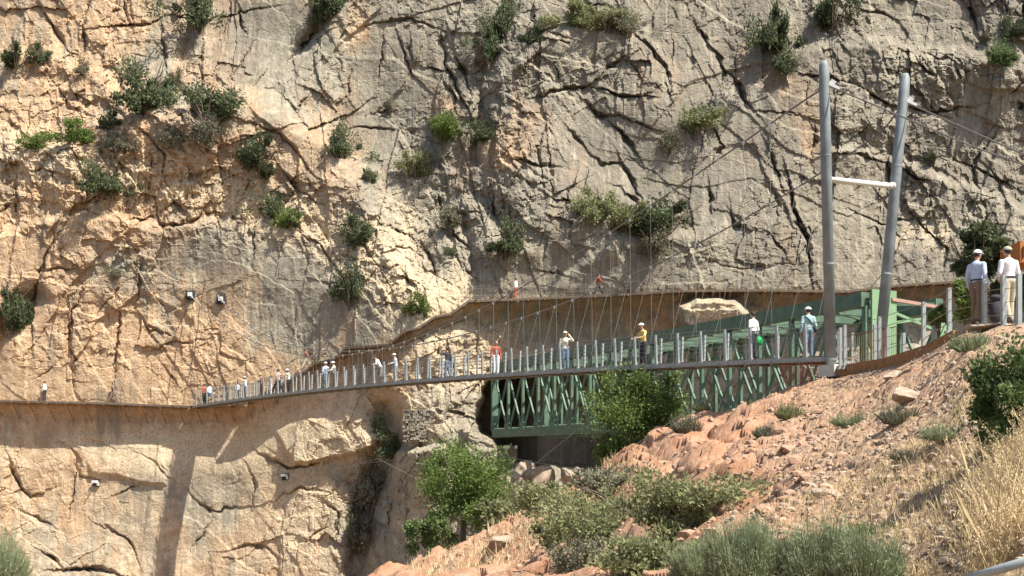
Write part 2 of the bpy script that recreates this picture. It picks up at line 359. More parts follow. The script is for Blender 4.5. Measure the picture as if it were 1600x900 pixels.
    A2 = U+fbm(U/40, V/40, 511, 3)*7+fbm(U/6, V/6, 512, 2)*1.5; B2 = V+fbm(U/40, V/40, 521, 3)*7+fbm(U/6, V/6, 522, 2)*1.5
    Qa = .985*A2+.17*B2; Qb = -.17*A2+.985*B2
    bm1 = sstep(-.06, .10, fbm(U/150, V/150, 531, 3)+.25*rub)*k
    b_, _ = bricks(Qa/44, Qb/74, 541); h = h+b_*.50*bm1
    Qa = .90*A2-.43*B2; Qb = .43*A2+.90*B2
    bm2 = sstep(-.05, .12, fbm(U/110, V/110, 551, 3)+.3*rub)*k
    b_, _ = bricks(Qa/19, Qb/27, 561); h = h+b_*.30*bm2
    Qa = .99*A2+.12*B2; Qb = -.12*A2+.99*B2
    b_, _ = bricks(Qa/9, Qb/12, 571); h = h+b_*(.05+.14*bm2)*k
    # vertical flutes
    h = h+fbm(U/14, V/160, 91, 3)*.12
    # ledges: below the line stands out
    def ledge(pts, A_, w_, fall):
        nonlocal h
        D, S_ = seg_dist(U+wx*.6, V+wy*.6, pts); sd = D*S_
        e_ = sstep(-20, 60, U-pts[0][0]) * (1-sstep(-60, 20, U-pts[-1][0]))
        up = np.where(sd < 0, 1-sstep(0, w_, -sd), np.exp(-(np.clip(sd, 0, None)/fall)))
        h = h+A_*up*e_
    ledge([(-200,260),(0,250),(90,235),(180,205),(280,190),(350,180),(440,195),(520,245),(560,300),(600,400),(650,470),(720,500)], 2.4, 55, 160)
    ledge([(-200,170),(0,125),(60,95),(130,110),(200,180),(300,170)], 1.3, 35, 80)
    ledge([(-100,380),(0,365),(110,345),(200,352),(340,362),(460,352),(520,400),(535,470),(538,560)], 1.0, 22, 140)
    ledge([(230,150),(300,80),(330,30),(345,-60)], 1.2, 20, 120)
    ledge([(760,150),(840,75),(900,48),(1000,58),(1060,150)], 1.3, 25, 110)
    ledge([(860,470),(960,380),(1010,372),(1090,380),(1150,350)], 1.2, 22, 90)
    ledge([(1180,110),(1300,70),(1400,90),(1600,110),(1800,100)], 1.1, 30, 120)
    ledge([(1285,238),(1350,240),(1400,258),(1480,300),(1600,330),(1800,330)], 1.0, 18, 90)
    ledge([(640,290),(690,270),(740,330),(800,400),(850,410)], 1.1, 25, 90)
    ledge([(-100,700),(0,695),(100,688),(135,680),(270,690),(300,700),(430,690)], .7, 12, 90)
    # gullies
    for pts, w_, D_ in (([(765,85),(752,140),(755,200)], 13, 2.0), ([(790,-40),(785,20),(770,60)], 9, 1.6), ([(735,200),(738,250)], 9, 1.5), ([(560,900),(565,800),(590,740),(610,690),(600,640)], 24, 3.4),
                        ([(-40,620),(0,540),(20,490),(50,460)], 18, 2.0), ([(300,0),(290,60),(270,140)], 10, 1.5), ([(520,0),(500,40),(480,70)], 10, 1.4), ([(720,340),(735,400),(742,440)], 9, 1.2)):
        D, _ = seg_dist(U+wx*.5, V+wy*.5, pts); h = h-D_*np.exp(-(D/w_)**2)
    # blocks standing out
    def block(pts, A_, soft=9, slope=0):
        nonlocal h
        Ux, Vx = U+wx*.35, V+wy*.35
        ins = in_poly(Ux, Vx, pts); D, _ = seg_dist(Ux, Vx, pts+[pts[0]])
        cv = np.mean([p[1] for p in pts]); cu = np.mean([p[0] for p in pts])
        h = h+np.where(ins, sstep(0, soft, D)*A_*(1+slope*(V-cv)/40), 0)
    block([(424,672),(470,650),(545,640),(600,660),(590,700),(510,720),(455,728)], 1.0, 7, .25)
    block([(1052,470),(1090,458),(1150,464),(1178,492),(1150,520),(1060,525)], 4.0, 14)
    block([(640,535),(700,510),(735,497),(780,520),(790,640),(600,660),(560,600)], 1.0, 26)
    block([(615,700),(700,690),(715,760),(690,900),(600,900),(610,780)], 2.6, 12)
    block([(945,505),(1030,490),(1040,560),(950,560)], .9, 10)
    block([(115,690),(255,690),(262,760),(140,745)], .5, 8)
    # cracks
    jx = (lin(U/13, V/13, 5)-.5)*7+(lin(U/5, V/5, 15)-.5)*3.5; jy = (lin(U/13, V/13, 6)-.5)*7+(lin(U/5, V/5, 16)-.5)*3.5
    for pts, wd in CRACKS:
        xs = [p[0] for p in pts]; ys = [p[1] for p in pts]
        m = (U > min(xs)-30) & (U < max(xs)+30) & (V > min(ys)-30) & (V < max(ys)+30)
        if not m.any(): continue
        D, S_ = seg_dist(U[m]+jx[m], V[m]+jy[m], pts); h[m] = h[m]-.05*wd*np.where(S_ > 0, np.exp(-D/14.), 0)
        Lc = sum(math.hypot(q[0]-p[0], q[1]-p[1]) for p, q in zip(pts[:-1], pts[1:]))
        tp_ = np.minimum(np.hypot(U[m]-xs[0], V[m]-ys[0]), np.hypot(U[m]-xs[-1], V[m]-ys[-1]))
        tp_ = np.clip(tp_/(.38*Lc+1), .12, 1)
        ww = wd*.30*(1+1.9*(lin(U[m]/10, V[m]/10, 9)-.5))*(.3+.7*tp_)+.7
        h[m] = h[m]-(.12+.095*wd)*tp_*np.exp(-(D/ww)**4)
    # walkway niche: flatten, then undercut below
    def blur(a_, n):
        for ax in (0, 1):
            p_ = np.pad(a_, [(n, n) if i == ax else (0, 0) for i in (0, 1)], mode='edge'); c_ = np.cumsum(p_, axis=ax)
            hi = np.take(c_, np.arange(2*n, p_.shape[ax]), axis=ax); lo = np.take(c_, np.arange(0, p_.shape[ax]-2*n), axis=ax)
            a_ = (hi-lo)/(2*n)
        return a_
    hlow = blur(blur(h, 45), 30); h = hlow+(h-hlow)*.76
    yp = np.interp(U, [p[0] for p in PATH_S], [p[1] for p in PATH_S])
    dv = V-yp
    band = sstep(-75, -30, dv)*(1-sstep(70, 130, dv))
    und = np.interp(U, [-260, 300, 480, 640, 740, 860, 1040, 1500, 1850], [.35, .35, .2, .2, .7, 1.3, 1.3, 1.2, 1.0])
    keep = gau(U, V, 1112, 492, 75, 36)
    keep = np.clip(keep*1.5+in_poly(U, V, [(640,535),(700,510),(735,497),(780,520),(790,640),(600,660),(560,600)])*.7, 0, 1)
    flat = hlow+(h-hlow)*np.where(dv < 0, .5, .25)
    h = h*(1-band*(1-keep))+flat*band*(1-keep)
    h = h-und*1.15*sstep(2, 22, dv)*(1-sstep(60, 105, dv))*(1-keep)*1.0
    # the railway tunnel mouth and the cutting behind the bridge
    Ux, Vx = U+wx*.9, V+wy*.9
    hole = in_poly(Ux, Vx, [(748,602),(760,590),(960,585),(980,690),(930,735),(790,735),(765,700),(752,672),(745,640)])
    D, _ = seg_dist(Ux, Vx, [(748,602),(760,590),(960,585),(980,690),(930,735),(790,735),(765,700),(752,672),(745,640),(748,602)])
    h = np.where(hole, h*.3-sstep(0, 10, D)*np.interp(U, [780, 840], [15, 8]), h)
    # spur that carries the far abutment
    h = h+2.8*np.exp(-((U-700)/62)**2)*sstep(580, 690, V)*(~hole)
    h = h+2.0*gau(U, V, 900, 860, 300, 90)
    return h
def cliff_Y(u, v):
    u = np.atleast_1d(np.asarray(u, float)); v = np.atleast_1d(np.asarray(v, float))
    return base_Y(u, v)-relief(u, v)
GS = 1.6
uu = np.arange(-260, 1861, GS); vv = np.arange(-150, 1131, GS)
U, V = np.meshgrid(uu, vv)
Hc = relief(U, V); Yg = base_Y(U, V)-Hc
co = np.stack([(U-800)/F*Yg, Yg, (HOR-V)/F*Yg], -1).reshape(-1, 3)
def sampleY(u, v):
    j = int(round((u+260)/GS)); i = int(round((v+150)/GS))
    return float(Yg[min(max(i, 0), Yg.shape[0]-1), min(max(j, 0), Yg.shape[1]-1)])
# colour zones of the rock itself
n1 = fbm(U/90, V/90, 301, 5)+.8*fbm(U/13, V/130, 303, 4); n2 = fbm(U/30, V/60, 302, 4)
org = .42*(1-sstep(430, 620, U))+.02
for (a, b, c, d, s) in ((30,440,70,110,.55),(130,320,150,40,.5),(160,70,110,70,.3),(60,200,90,60,.35),(330,560,60,70,.6),(60,500,60,60,.3),(160,560,80,80,.35),(700,545,90,45,.6),
        (120,760,150,110,.30),(450,840,60,80,.6),(600,620,90,60,.4),(350,600,120,60,.4),(790,240,45,35,.8),(700,170,20,25,.6),(1265,210,18,60,.6),(1000,500,120,50,.35),(850,560,120,40,.5),
        (250,280,120,60,.25),(500,240,60,60,.2),(620,360,60,70,.25),(560,60,30,40,.4),(1110,480,60,30,.4),(870,180,70,40,.3),(1230,130,60,25,.4),(700,750,60,60,.1),(1030,120,60,80,.15),(480,640,120,60,.35)):
    org = org+s*gau(U, V, a, b, c, d)
for (a, b, c, d, s) in ((310,395,80,50,.35),(430,470,90,90,.22),(420,60,90,70,.5),(130,90,60,30,.1),(230,90,50,40,.35),(480,200,50,60,.2),(190,800,80,60,.2),(330,780,60,60,.3),(230,720,60,30,.2),(660,800,80,80,.3)):
    org = org-s*gau(U, V, a, b, c, d)
crm = .05+.27*(1-sstep(500, 620, U))*sstep(620, 700, V)+.55*np.exp(-(seg_dist(U, V, [(0,240),(150,270),(300,290),(430,320),(560,380),(640,470),(720,480)])[0]/55)**2)
for (a, b, c, d, s) in ((700,470,60,30,.5),(700,560,90,50,.7),(1110,485,60,25,.7),(350,710,200,35,.5),(540,670,130,50,.5),(620,640,80,40,.5),(940,70,60,40,.45),(1440,370,120,40,.35),(640,360,60,80,.3),(560,50,60,60,.3),(660,790,60,80,.4),(200,690,120,20,.5),(500,820,120,80,.3),(1500,290,90,60,.15)):
    crm = crm+s*gau(U, V, a, b, c, d)
drk = .10+.35*sstep(500, 900, U)*(V < 460)+.25*gau(U, V, 330, 400, 90, 40)+.3*gau(U, V, 1000, 250, 150, 80)+.2*gau(U, V, 420, 60, 80, 60)
zones = np.stack([np.clip(org+n1*.35, 0, 1), np.clip(crm+n2*.3, 0, 1), np.clip(drk+n1*.55, 0, 1)], -1).reshape(-1, 3)
me = np_mesh('cliff', co, grid_faces(*U.shape, flip=True), smooth=False)
color_attr(me, 'zones', zones)
cliff = link('cliff', me, M_ROCK); tag(cliff, kind='structure')

# ---------------------------------------------------------------- NEAR HILLSIDE
TU = [-400, 0, 300, 560, 640, 740, 830, 930, 990, 1080, 1180, 1240, 1300, 1380, 1450, 1510, 1560, 1620, 1700, 1950]
TV = [1060, 1060, 1040, 915, 880, 852, 795, 752, 696, 650, 626, 606, 594, 575, 553, 520, 511, 507, 504, 495]
TC = [14, 14, 20, 47, 48, 47, 46, 45, 44, 43, 41, 39, 37.6, 33, 29.5, 27, 25, 24, 23, 20]
TN = [10, 10, 14, 43, 40, 36, 30, 24, 20, 17, 14.5, 13.5, 12.5, 11.5, 10.5, 9.5, 9, 8, 8, 8]
TF = [1]*12+[3, 3.5, 4, 7, 12, 14, 14, 14]
def terr_z(u, Y):
    vc = np.interp(u, TU, TV); yc = np.interp(u, TU, TC); yn = np.interp(u, TU, TN); fl = np.interp(u, TU, TF)
    vn_ = np.maximum(905, vc+25)
    s = np.clip((1/yn-1/Y)/(1/yn-1/yc), 0, 1)
    z = (HOR-(vn_+(vc-vn_)*s))/F*Y
    zn = (HOR-vn_)/F*yn; near = -1.7+(zn+1.7)*np.clip(Y/yn, 0, 1)
    z = np.where(Y < yn, near, z)
    zc = (HOR-vc)/F*yc; d = Y-yc
    dn = np.where(d > fl, (d-fl), 0)
    far = np.maximum(zc-.05*np.clip(d, 0, fl)-1.15*dn, -30)
    return np.where(d > 0, far, z)
def terr_noise(X, Y, u):
    wx = fbm(X*.8, Y*.8, 401, 3)*.5; wy = fbm(X*.8, Y*.8, 402, 3)*.5
    sl = sstep(1230, 1100, u) if False else 1-sstep(1120, 1300, u)
    a, e, cr = vor((X+wx)*.42, (Y+wy)*.30, 411, .6); dome = np.sqrt(np.clip(e, 0, 1))
    h = (dome-.45)*(.15+.60*sl)+a*.32*sl
    a, e, _ = vor((X+wx*.5)*1.1, (Y+wy*.5)*.9, 421, .9); h = h+a*(.10+.20*sl)+np.sqrt(np.clip(e, 0, 1))*.10
    a, e, _ = vor((X+wx*.3)*2.7, (Y+wy*.3)*2.4, 431, 1.1); h = h+a*.06*(1-.4*sl)+np.sqrt(np.clip(e, 0, 1))*.07*(1-sl)
    a, e, _ = vor(X*7, Y*6, 441, 1.1); h = h+(a*.022+np.sqrt(np.clip(e, 0, 1))*.03)*(1-.7*sl)
    h = h+fbm(X*.25, Y*.25, 451, 3)*.45+fbm(X*6, Y*6, 452, 3)*.03
    return h
def terr(u, Y, raw=False):
    u = np.asarray(u, float); Y = np.asarray(Y, float); X = (u-800)/F*Y
    z = terr_z(u, Y); k = sstep(2, 9, Y)*.9
    flatpath = 1-.75*np.exp(-((Y-np.interp(u, TU, TC)-1)/1.6)**2)*sstep(1270, 1310, u)
    k = k*(1-.6*sstep(10, 4, np.abs(Y-np.interp(u, TU, TC))*4)*(u > 1290))
    return z+terr_noise(X, Y, u)*k*flatpath
def on_slope(u, v):
    """distance at which the pixel column/row meets the slope"""
    vc = np.interp(u, TU, TV); yc = np.interp(u, TU, TC); yn = np.interp(u, TU, TN); vn_ = max(905, vc+25)
    s = min(max((v-vn_)/(vc-vn_), 0), 1); return float(1/(1/yn-s*(1/yn-1/yc)))
tu = np.concatenate([np.arange(-400, 520, 12.), np.arange(520, 1700, 1.9), np.arange(1700, 1960, 8.), np.geomspace(1960, 7000, 60)])
ty = np.exp(np.linspace(math.log(2.0), math.log(76), 820))
TUg, TYg = np.meshgrid(tu, ty)
TZ = terr(TUg, TYg); TX = (TUg-800)/F*TYg
co = np.stack([TX, TYg, TZ], -1).reshape(-1, 3)
me = np_mesh('hillside', co, grid_faces(*TUg.shape), smooth=False)
red = np.clip(.9*(1-sstep(1130, 1330, TUg))*sstep(900, 980, TUg)+.75*(1-sstep(950, 1000, TUg))+.25*gau(TUg, TYg, 1350, 30, 200, 8)+fbm(TX*.5, TYg*.5, 461, 4)*.5, 0, 1)
pal = np.clip(.35+fbm(TX*.9, TYg*.9, 462, 4)*.9, 0, 1); grs = np.clip(sstep(1380, 1560, TUg)*sstep(24, 12, TYg)*.8+fbm(TX*.4, TYg*.4, 463, 3)*.6, 0, 1)
color_attr(me, 'zones', np.stack([red, pal, grs], -1).reshape(-1, 3))
def soil_mat():
    m, nt, bs = newmat('rocky_soil'); L = nt.links
    at = N(nt, 'ShaderNodeVertexColor', layer_name='zones')
    sp = nt.nodes.new('ShaderNodeSeparateColor'); L.new(at.outputs[0], sp.inputs[0])
    mid = noise(nt, 1.3, 7, .68); fine = noise(nt, 9, 7, .72)
    tan = mixc(nt, ramp(nt, fine, .3, .7), (.24, .155, .095), (.43, .30, .195))
    redc = mixc(nt, ramp(nt, mid, .35, .65), (.34, .165, .09), (.44, .26, .165))
    c = mixc(nt, sp.outputs[0], tan, redc)
    c = mixc(nt, ramp(nt, sp.outputs[1], .45, .95, 0, .5), c, (.42, .33, .245))
    c = mixc(nt, ramp(nt, sp.outputs[2], .3, .9, 0, .55), c, (.40, .32, .18))
    c = mixc(nt, ramp(nt, mid, .60, .42, 0, .0), c, (.2, .15, .1))
    c = mixc(nt, ramp(nt, fine, .50, .36, 0, .5), c, (.15, .10, .065))
    L.new(c, bs.inputs['Base Color']); bs.inputs['Roughness'].default_value = .95; bs.inputs['Specular IOR Level'].default_value = .1
    bump(nt, bs, fine, .7, .05)
    return m
M_SOIL = soil_mat()
hill = link('hillside', me, M_SOIL); tag(hill, kind='structure')
def ground(u, Y):
    return Vector(((u-800)/F*Y, Y, float(terr(np.array([u]), np.array([Y]))[0])))
# gorge floor far below
m = MB(); m.add([(-120, -20, -31), (120, -20, -31), (120, 130, -31), (-120, 130, -31)], [(0, 1, 2, 3)])
tag(m.build('gorge_floor', M_SOIL), kind='structure')
# ---------------------------------------------------------------- SUSPENSION BRIDGE
A0 = P(305, 637, sampleY(305, 620)-1.4); A1 = P(1296, 568, 38.0)
dirv = Vector((A1.x-A0.x, A1.y-A0.y, 0)); BL = dirv.length; dirv.normalize()
nrm = Vector((-dirv.y, dirv.x, 0)); 
if nrm.x < 0: nrm = -nrm             # towards the far side of the deck
BW = 1.25
def plane_pt(u, v, off=0.0):
    """pixel ray meets the vertical plane through the deck edge"""
    k = (u-800)/F; o = Vector((A0.x, A0.y, 0))+nrm*off
    # X = kY ; (X-o.x)*nrm.x+(Y-o.y)*nrm.y=0
    Y = (o.x*nrm.x+o.y*nrm.y)/(k*nrm.x+nrm.y); return P(u, v, Y)
def s_of(p): return (Vector((p.x, p.y, 0))-Vector((A0.x, A0.y, 0))).dot(dirv)
DECKPX = [(305,637),(400,622),(500,611),(600,603),(700,597),(800,588),(900,581),(1000,576),(1100,571),(1200,568),(1296,568)]
ds = [s_of(plane_pt(*p)) for p in DECKPX]; dz = [plane_pt(*p).z for p in DECKPX]
cf = np.polyfit(ds, dz, 3)
def deck(s, off=0.0):
    return Vector((A0.x, A0.y, 0))+dirv*s+nrm*off+Vector((0, 0, float(np.polyval(cf, s))))
sb = empty('suspension_bridge', deck(BL), 0, 'long cable-hung footbridge with grey posts crossing from the hillside to the cliff', 'bridge')
def adopt(o, root): o.parent = root; o.matrix_parent_inverse = root.matrix_basis.inverted(); return o
NB = 50; sp = BL/NB
m = MB()
for i in range(NB*2):
    a, b = deck(BL*i/(NB*2), BW/2), deck(BL*(i+1)/(NB*2), BW/2)
    m.bar(a+Vector((0, 0, .19)), b+Vector((0, 0, .19)), BW, .06)
adopt(m.build('walking_deck', M_WOOD), sb)
for off in (0, BW):
    m = MB()
    for i in range(NB*2): m.bar(deck(BL*i/(NB*2), off)+Vector((0, 0, .09)), deck(BL*(i+1)/(NB*2), off)+Vector((0, 0, .10)), .10, .16)
    adopt(m.build('edge_beam', M_DECKM), sb)
    m = MB()
    for zz in (.42, .6, .78, .96, 1.14, 1.30):
        m.tube([deck(BL*i/40, off)+Vector((0, 0, .1+zz)) for i in range(41)], .009 if zz < 1.3 else .016, 4)
    adopt(m.build('railing_wires', M_WIREL), sb)
m = MB()
for i in range(NB+1): a = deck(sp*i, -.05); b = deck(sp*i, BW+.05); m.bar(a+Vector((0, 0, .03)), b+Vector((0, 0, .03)), .09, .1)
adopt(m.build('cross_beams', M_DECKM), sb)
# one post mesh, copied
m = MB(); m.bar((0, 0, .05), (0, -.05, 1.32), .10, .08); m.box((0, 0, .12), (.17, .13, .14)); m.box((0, -.05, 1.325), (.10, .09, .03))
pm = m.mesh('post'); pm.materials.append(M_POST)
rz = math.atan2(dirv.y, dirv.x)
for i in range(NB):
    for off, fl in ((0, 1), (BW, -1)):
        o = link('post', pm, None, None); o.location = deck(sp*(i+.35 if off else i+.2), off)+Vector((0, 0, .05))
        o.rotation_euler = (0, 0, rz+math.pi*(0 if (fl == 1) == (nrm.dot(Vector((-math.sin(rz), math.cos(rz), 0))) > 0) else 1)); adopt(o, sb)
# towers
T1b, T1t = P(1299, 578, 38.0), P(1287, 95, 38.0)
s1 = Vector((nrm.x, nrm.y, 0))
T2b = ground(1368, 39.2); T2b.z = T1b.z-.1
kk = (1415-800)/F; q = P(1287, 95, 38.0)
st = (kk*q.y-q.x)/(s1.x-kk*s1.y); T2t = q+s1*st; T2t.z = (HOR-116)/F*T2t.y
def pole(b, t, r, name):
    m = MB(); m.tube([b, b+(t-b)*.94, b+(t-b)*.985, t], [r, r, r*.9, r*.55], 20)
    o = adopt(m.build(name, M_STEEL, None, True), sb); d = (t-b).normalized()
    for f_ in (.06, .36, .70):
        m = MB(); q_ = b+(t-b)*f_; m.tube([q_-d*.03, q_+d*.03], r+(.05 if f_ < .1 else .012), 20); adopt(m.build('flange' if f_ < .1 else 'weld_collar', M_STEEL, None, False), o)
    return o
pole(T1b-Vector((0, 0, .3)), T1t, .185, 'tower_leg'); pole(T2b-Vector((0, 0, .6)), T2t, .195, 'tower_leg')
def polept(b, t, py):
    # point of the leg at photo row
    lo, hi = 0., 1.
    for _ in range(40):
        md = (lo+hi)/2; p = b+(t-b)*md
        if HOR-p.z/p.y*F > py: lo = md
        else: hi = md
    return b+(t-b)*lo
m = MB(); ca = polept(T1b, T1t, 280); cb = polept(T2b, T2t, 291); m.tube([ca, cb], .10, 14); xb = adopt(m.build('tower_crossbar', M_WHITE, None, True), sb)
m = MB(); m.tube([ca+(cb-ca)*.95, ca+(cb-ca)*.99], .14, 14); adopt(m.build('crossbar_collar', M_WHITE, None, True), xb)
m = MB(); m.box(T1b+Vector((.08, -.05, -.05)), (.75, .75, .42), .5); adopt(m.build('concrete_footing', M_CONC), sb)
# main cables: sampled in the two vertical planes
topA = polept(T1b, T1t, 137); topB = polept(T2b, T2t, 165)
c1 = [(297,461),(330,492),(365,517),(400,536),(447,549),(500,554),(555,553),(616,541),(680,517),(753,483),(806,457),(860,423),(960,362),(1053,302),(1146,231),(1215,183),(1265,146)]
c2 = [(345,468),(373,496),(410,519),(445,534),(483,545),(540,550),(610,547),(663,533),(720,517),(766,505),(796,492),(836,475),(906,442),(956,417),(1046,371),(1110,335),(1169,300),(1223,267),(1273,237),(1330,203),(1393,168)]
def fit(px, off, end):
    pts = [plane_pt(u, v, off) for u, v in px]; s = [s_of(p) for p in pts]; z = [p.z for p in pts]
    s.append(s_of(end)); z.append(end.z)
    cc = np.polyfit(s, z, 4, w=[1]*(len(s)-1)+[3]); return cc
cc1 = fit(c1, 0., topA); cc2 = fit(c2, BW, topB)
hk = MB(); 
hangm = MB(); hangm.tube([(0, 0, 0), (0, 0, 1)], .0065, 4); hang_me = hangm.mesh('hanger'); hang_me.materials.append(M_WIREL)
clm = MB(); clm.box((0, 0, 0), (.15, .07, .11)); clm.box((0, 0, -.08), (.05, .05, .1)); clamp_me = clm.mesh('cable_clamp'); clamp_me.materials.append(M_CLAMP)
for cc, off, top, apx in ((cc1, 0., topA, (297, 461)), (cc2, BW, topB, (345, 468))):
    sT = s_of(top)
    sA = -1.2
    # transversal drift to reach the leg
    offT = (Vector((top.x, top.y, 0))-Vector((A0.x, A0.y, 0))).dot(nrm)
    def cp(s): 
        o_ = off+(offT-off)*max(0, s/sT)**3
        return Vector((A0.x, A0.y, 0))+dirv*s+nrm*o_+Vector((0, 0, float(np.polyval(cc, s))))
    pts = [cp(sA+(sT-sA)*i/80) for i in range(81)]; pts[-1] = top
    m = MB(); m.tube(pts, .032, 6); adopt(m.build('main_cable', M_WIRE), sb)
    for i in range(1, NB-1):
        s = sp*(i+.5*(off > 0)); t = cp(s); b = deck(s, off)+Vector((0, 0, .15))
        if t.z-b.z < .3 or s < BL*.26: continue
        h_ = link('hanger', hang_me); h_.location = b; d = t-b; h_.rotation_euler = d.to_track_quat('Z', 'Y').to_euler(); h_.scale = (1, 1, d.length); adopt(h_, sb)
        c_ = link('cable_clamp', clamp_me); c_.location = t; c_.rotation_euler = (0, 0, rz); c_.scale = (.8, .8, .8); adopt(c_, h_)
    for i in range(1, int(NB*.26)+1):
        c_ = link('cable_band', clamp_me); c_.location = cp(sp*(i+.5*(off > 0))); c_.rotation_euler = (0, 0, rz); adopt(c_, sb)
    # anchor plate on the rock
    aY = sampleY(*apx); ap = P(apx[0], apx[1], aY-.25)
    m = MB(); m.box((ap.x, ap.y+.1, ap.z), (.74, .3, .74)); apl = adopt(m.build('anchor_plate', M_DARK), sb)
    m = MB(); m.box((ap.x+.02, ap.y-.12, ap.z+.05), (.36, .16, .34)); m.box((ap.x+.2, ap.y-.16, ap.z-.2), (.14, .2, .12)); m.tube([(ap.x, ap.y-.1, ap.z), cp(1.5)], .03, 6)
    adopt(m.build('anchor_socket', M_CLAMP), apl)
# back stays leaving to the right, with brackets on the legs
for b, t, py, e1, nm in ((T1b, T1t, 137, P(1850, 345, 27), 0), (T2b, T2t, 163, P(1850, 330, 28.5), 1)):
    p0 = polept(b, t, py)
    m = MB(); m.tube([p0+Vector((.2, -.1, 0)), p0*.5+e1*.5-Vector((0, 0, .12)), e1], .028, 6); adopt(m.build('back_stay', M_WIRE), sb)
    m = MB(); m.bar(p0+Vector((.12, -.12, .10)), p0+Vector((.46, -.2, -.10)), .05, .10); m.bar(p0+Vector((.15, -.1, 0)), p0+Vector((.3, -.15, .2)), .05, .2)
    adopt(m.build('stay_bracket', M_CLAMP), sb)

# wind stays with their own plates low on the cliff
for k, (a, lab) in enumerate((((150, 755), 'white anchor plate with a thin stay, low on the cliff left of the bridge shadow'), ((445, 745), 'white anchor plate with a thin stay, under the boulder right of the bridge shadow'))):
    Y0 = sampleY(*a)-.15; p = P(a[0], a[1], Y0)
    r = empty('stay_anchor', p, 0, lab, 'anchor', 'anchor plates low on the cliff')
    m = MB(); m.box((0, .1, 0), (.5, .35, .55), .3); m.build('plate', M_DARK, r)
    m = MB(); m.box((-.05, -.12, .12), (.5, .16, .22), .3); m.box((.22, -.12, -.05), (.14, .2, .3)); m.tube([(0, -.1, .1), (.05, -.9, .15)], .05, 6); m.build('socket', M_CLAMP, r)
    e = P(*((753, 793, 52) if k else (930, 736, 45))); mid = P(*((590, 716, 74) if k else (750, 704, 58)))
    m = MB(); q = [p+(mid-p)*t+Vector((0, 0, -1.0*t*(1-t))) for t in np.linspace(0, 1, 12)]+[mid+(e-mid)*t+Vector((0, 0, -.4*t*(1-t))) for t in np.linspace(.1, 1, 10)]
    m.tube([x-p for x in q], .014, 5); m.build('stay_cable', M_WIREL, r)
    m = MB(); m.box(e-p, (.35, .12, .14), .4); m.build('turnbuckle', M_CLAMP, r)
    # tie rising to the deck
    m = MB(); dpt = deck(BL*(.86 if k else .95), 0); m.tube([e-p, dpt-p], .016, 5); m.build('tie_rod', M_WIREL, r)

# ---------------------------------------------------------------- GREEN RAILWAY TRUSS BRIDGE
TB0 = P(773, 684, 82.); TB1 = P(1352, 600, 47.2)
zb, zt_ = 1.75, 7.32
tdir = Vector((TB1.x-TB0.x, TB1.y-TB0.y, 0)); TL = tdir.length; tdir.normalize(); tn = Vector((-tdir.y, tdir.x, 0)); tn = tn if tn.x > 0 else -tn
TW = 4.4
tb = empty('truss_bridge', (TB0.x, TB0.y, zb), 0, 'dark green steel lattice railway bridge running into the tunnel', 'bridge')
def tp(s, off, z): return Vector((TB0.x, TB0.y, z))+tdir*s+tn*off
NBAY = 16; bay = TL/NBAY
for off in (0, TW):
    m = MB(); m.bar(tp(0, off, zt_-.32), tp(TL, off, zt_-.32), .45, .64); adopt(m.build('top_chord', M_GREEN), tb)
    m = MB(); m.bar(tp(0, off, zb+.3), tp(TL, off, zb+.3), .45, .6); adopt(m.build('bottom_chord', M_GREEN), tb)
    for i in range(NBAY+1):
        m = MB(); m.bar(tp(i*bay, off, zb+.55), tp(i*bay, off, zt_-.6), .5 if i in (0,) else .17, .22, up=tdir); m.box(tp(i*bay, off-.16 if off == 0 else off+.16, zb+.75), (.05, .6, .5), math.atan2(tdir.y, tdir.x)+1.5708); adopt(m.build('truss_vertical', M_GREEN), tb)
    for i in range(NBAY):
        for a, b, dd in ((0, 1, .09), (1, 0, -.09)):
            m = MB(); m.bar(tp((i+a)*bay, off+dd, zb+.6), tp((i+b)*bay, off+dd, zt_-.6), .11, .11, up=tn); adopt(m.build('truss_diagonal', M_GREEN), tb)
m = MB()
for i in range(NBAY+1):
    m.bar(tp(i*bay, .2, zb+.45), tp(i*bay, TW-.2, zb+.45), .3, .55)
adopt(m.build('floor_beams', M_GREEN), tb)
m = MB()
for off in (1.4, 3.0): m.bar(tp(0, off, zb+.62), tp(TL, off, zb+.62), .3, .3)
adopt(m.build('rail_stringers', M_GREEN), tb)
m = MB()
for i in range(NBAY):
    m.bar(tp(i*bay, 0, zt_-.25), tp((i+1)*bay, TW, zt_-.25), .14, .14); m.bar(tp((i+1)*bay, 0, zt_-.4), tp(i*bay, TW, zt_-.4), .14, .14)
    m.bar(tp(i*bay, .2, zt_-.5), tp(i*bay, TW-.2, zt_-.5), .18, .3)
adopt(m.build('top_bracing', M_GREEN), tb)
m = MB(); c = tp(TL+.12, .62, zt_-2.3); m.bar(tp(TL+.26, .1, zt_-2.35), tp(TL+.26, 1.5, zt_-2.35), .1, 4.9); adopt(m.build('end_panel', M_GREEN_LIT), tb)
m = MB(); m.bar(tp(TL+.26, TW-.3, zt_-1.9), tp(TL+.26, TW+.45, zt_-1.9), .1, 2.4); adopt(m.build('end_panel', M_GREEN_LIT), tb)
m = MB(); m.bar(tp(TL+.3, 1.2, zt_-.28), tp(TL+.3, TW+.3, zt_-.5), .16, .14); adopt(m.build('portal_beam', M_PINK), tb)
m = MB(); m.bar(tp(TL+.2, 1.3, zt_-1.3), tp(TL+.2, TW, zt_-.8), .12, .12); m.bar(tp(TL+.2, 1.3, zt_-.8), tp(TL+.2, TW, zt_-1.6), .12, .12); adopt(m.build('portal_brace', M_GREEN_LIT), tb)
m = MB(); m.bar(tp(.4, .3, zb-3.2), tp(.4, 1.4, zb-3.2), 1.2, 5.2)
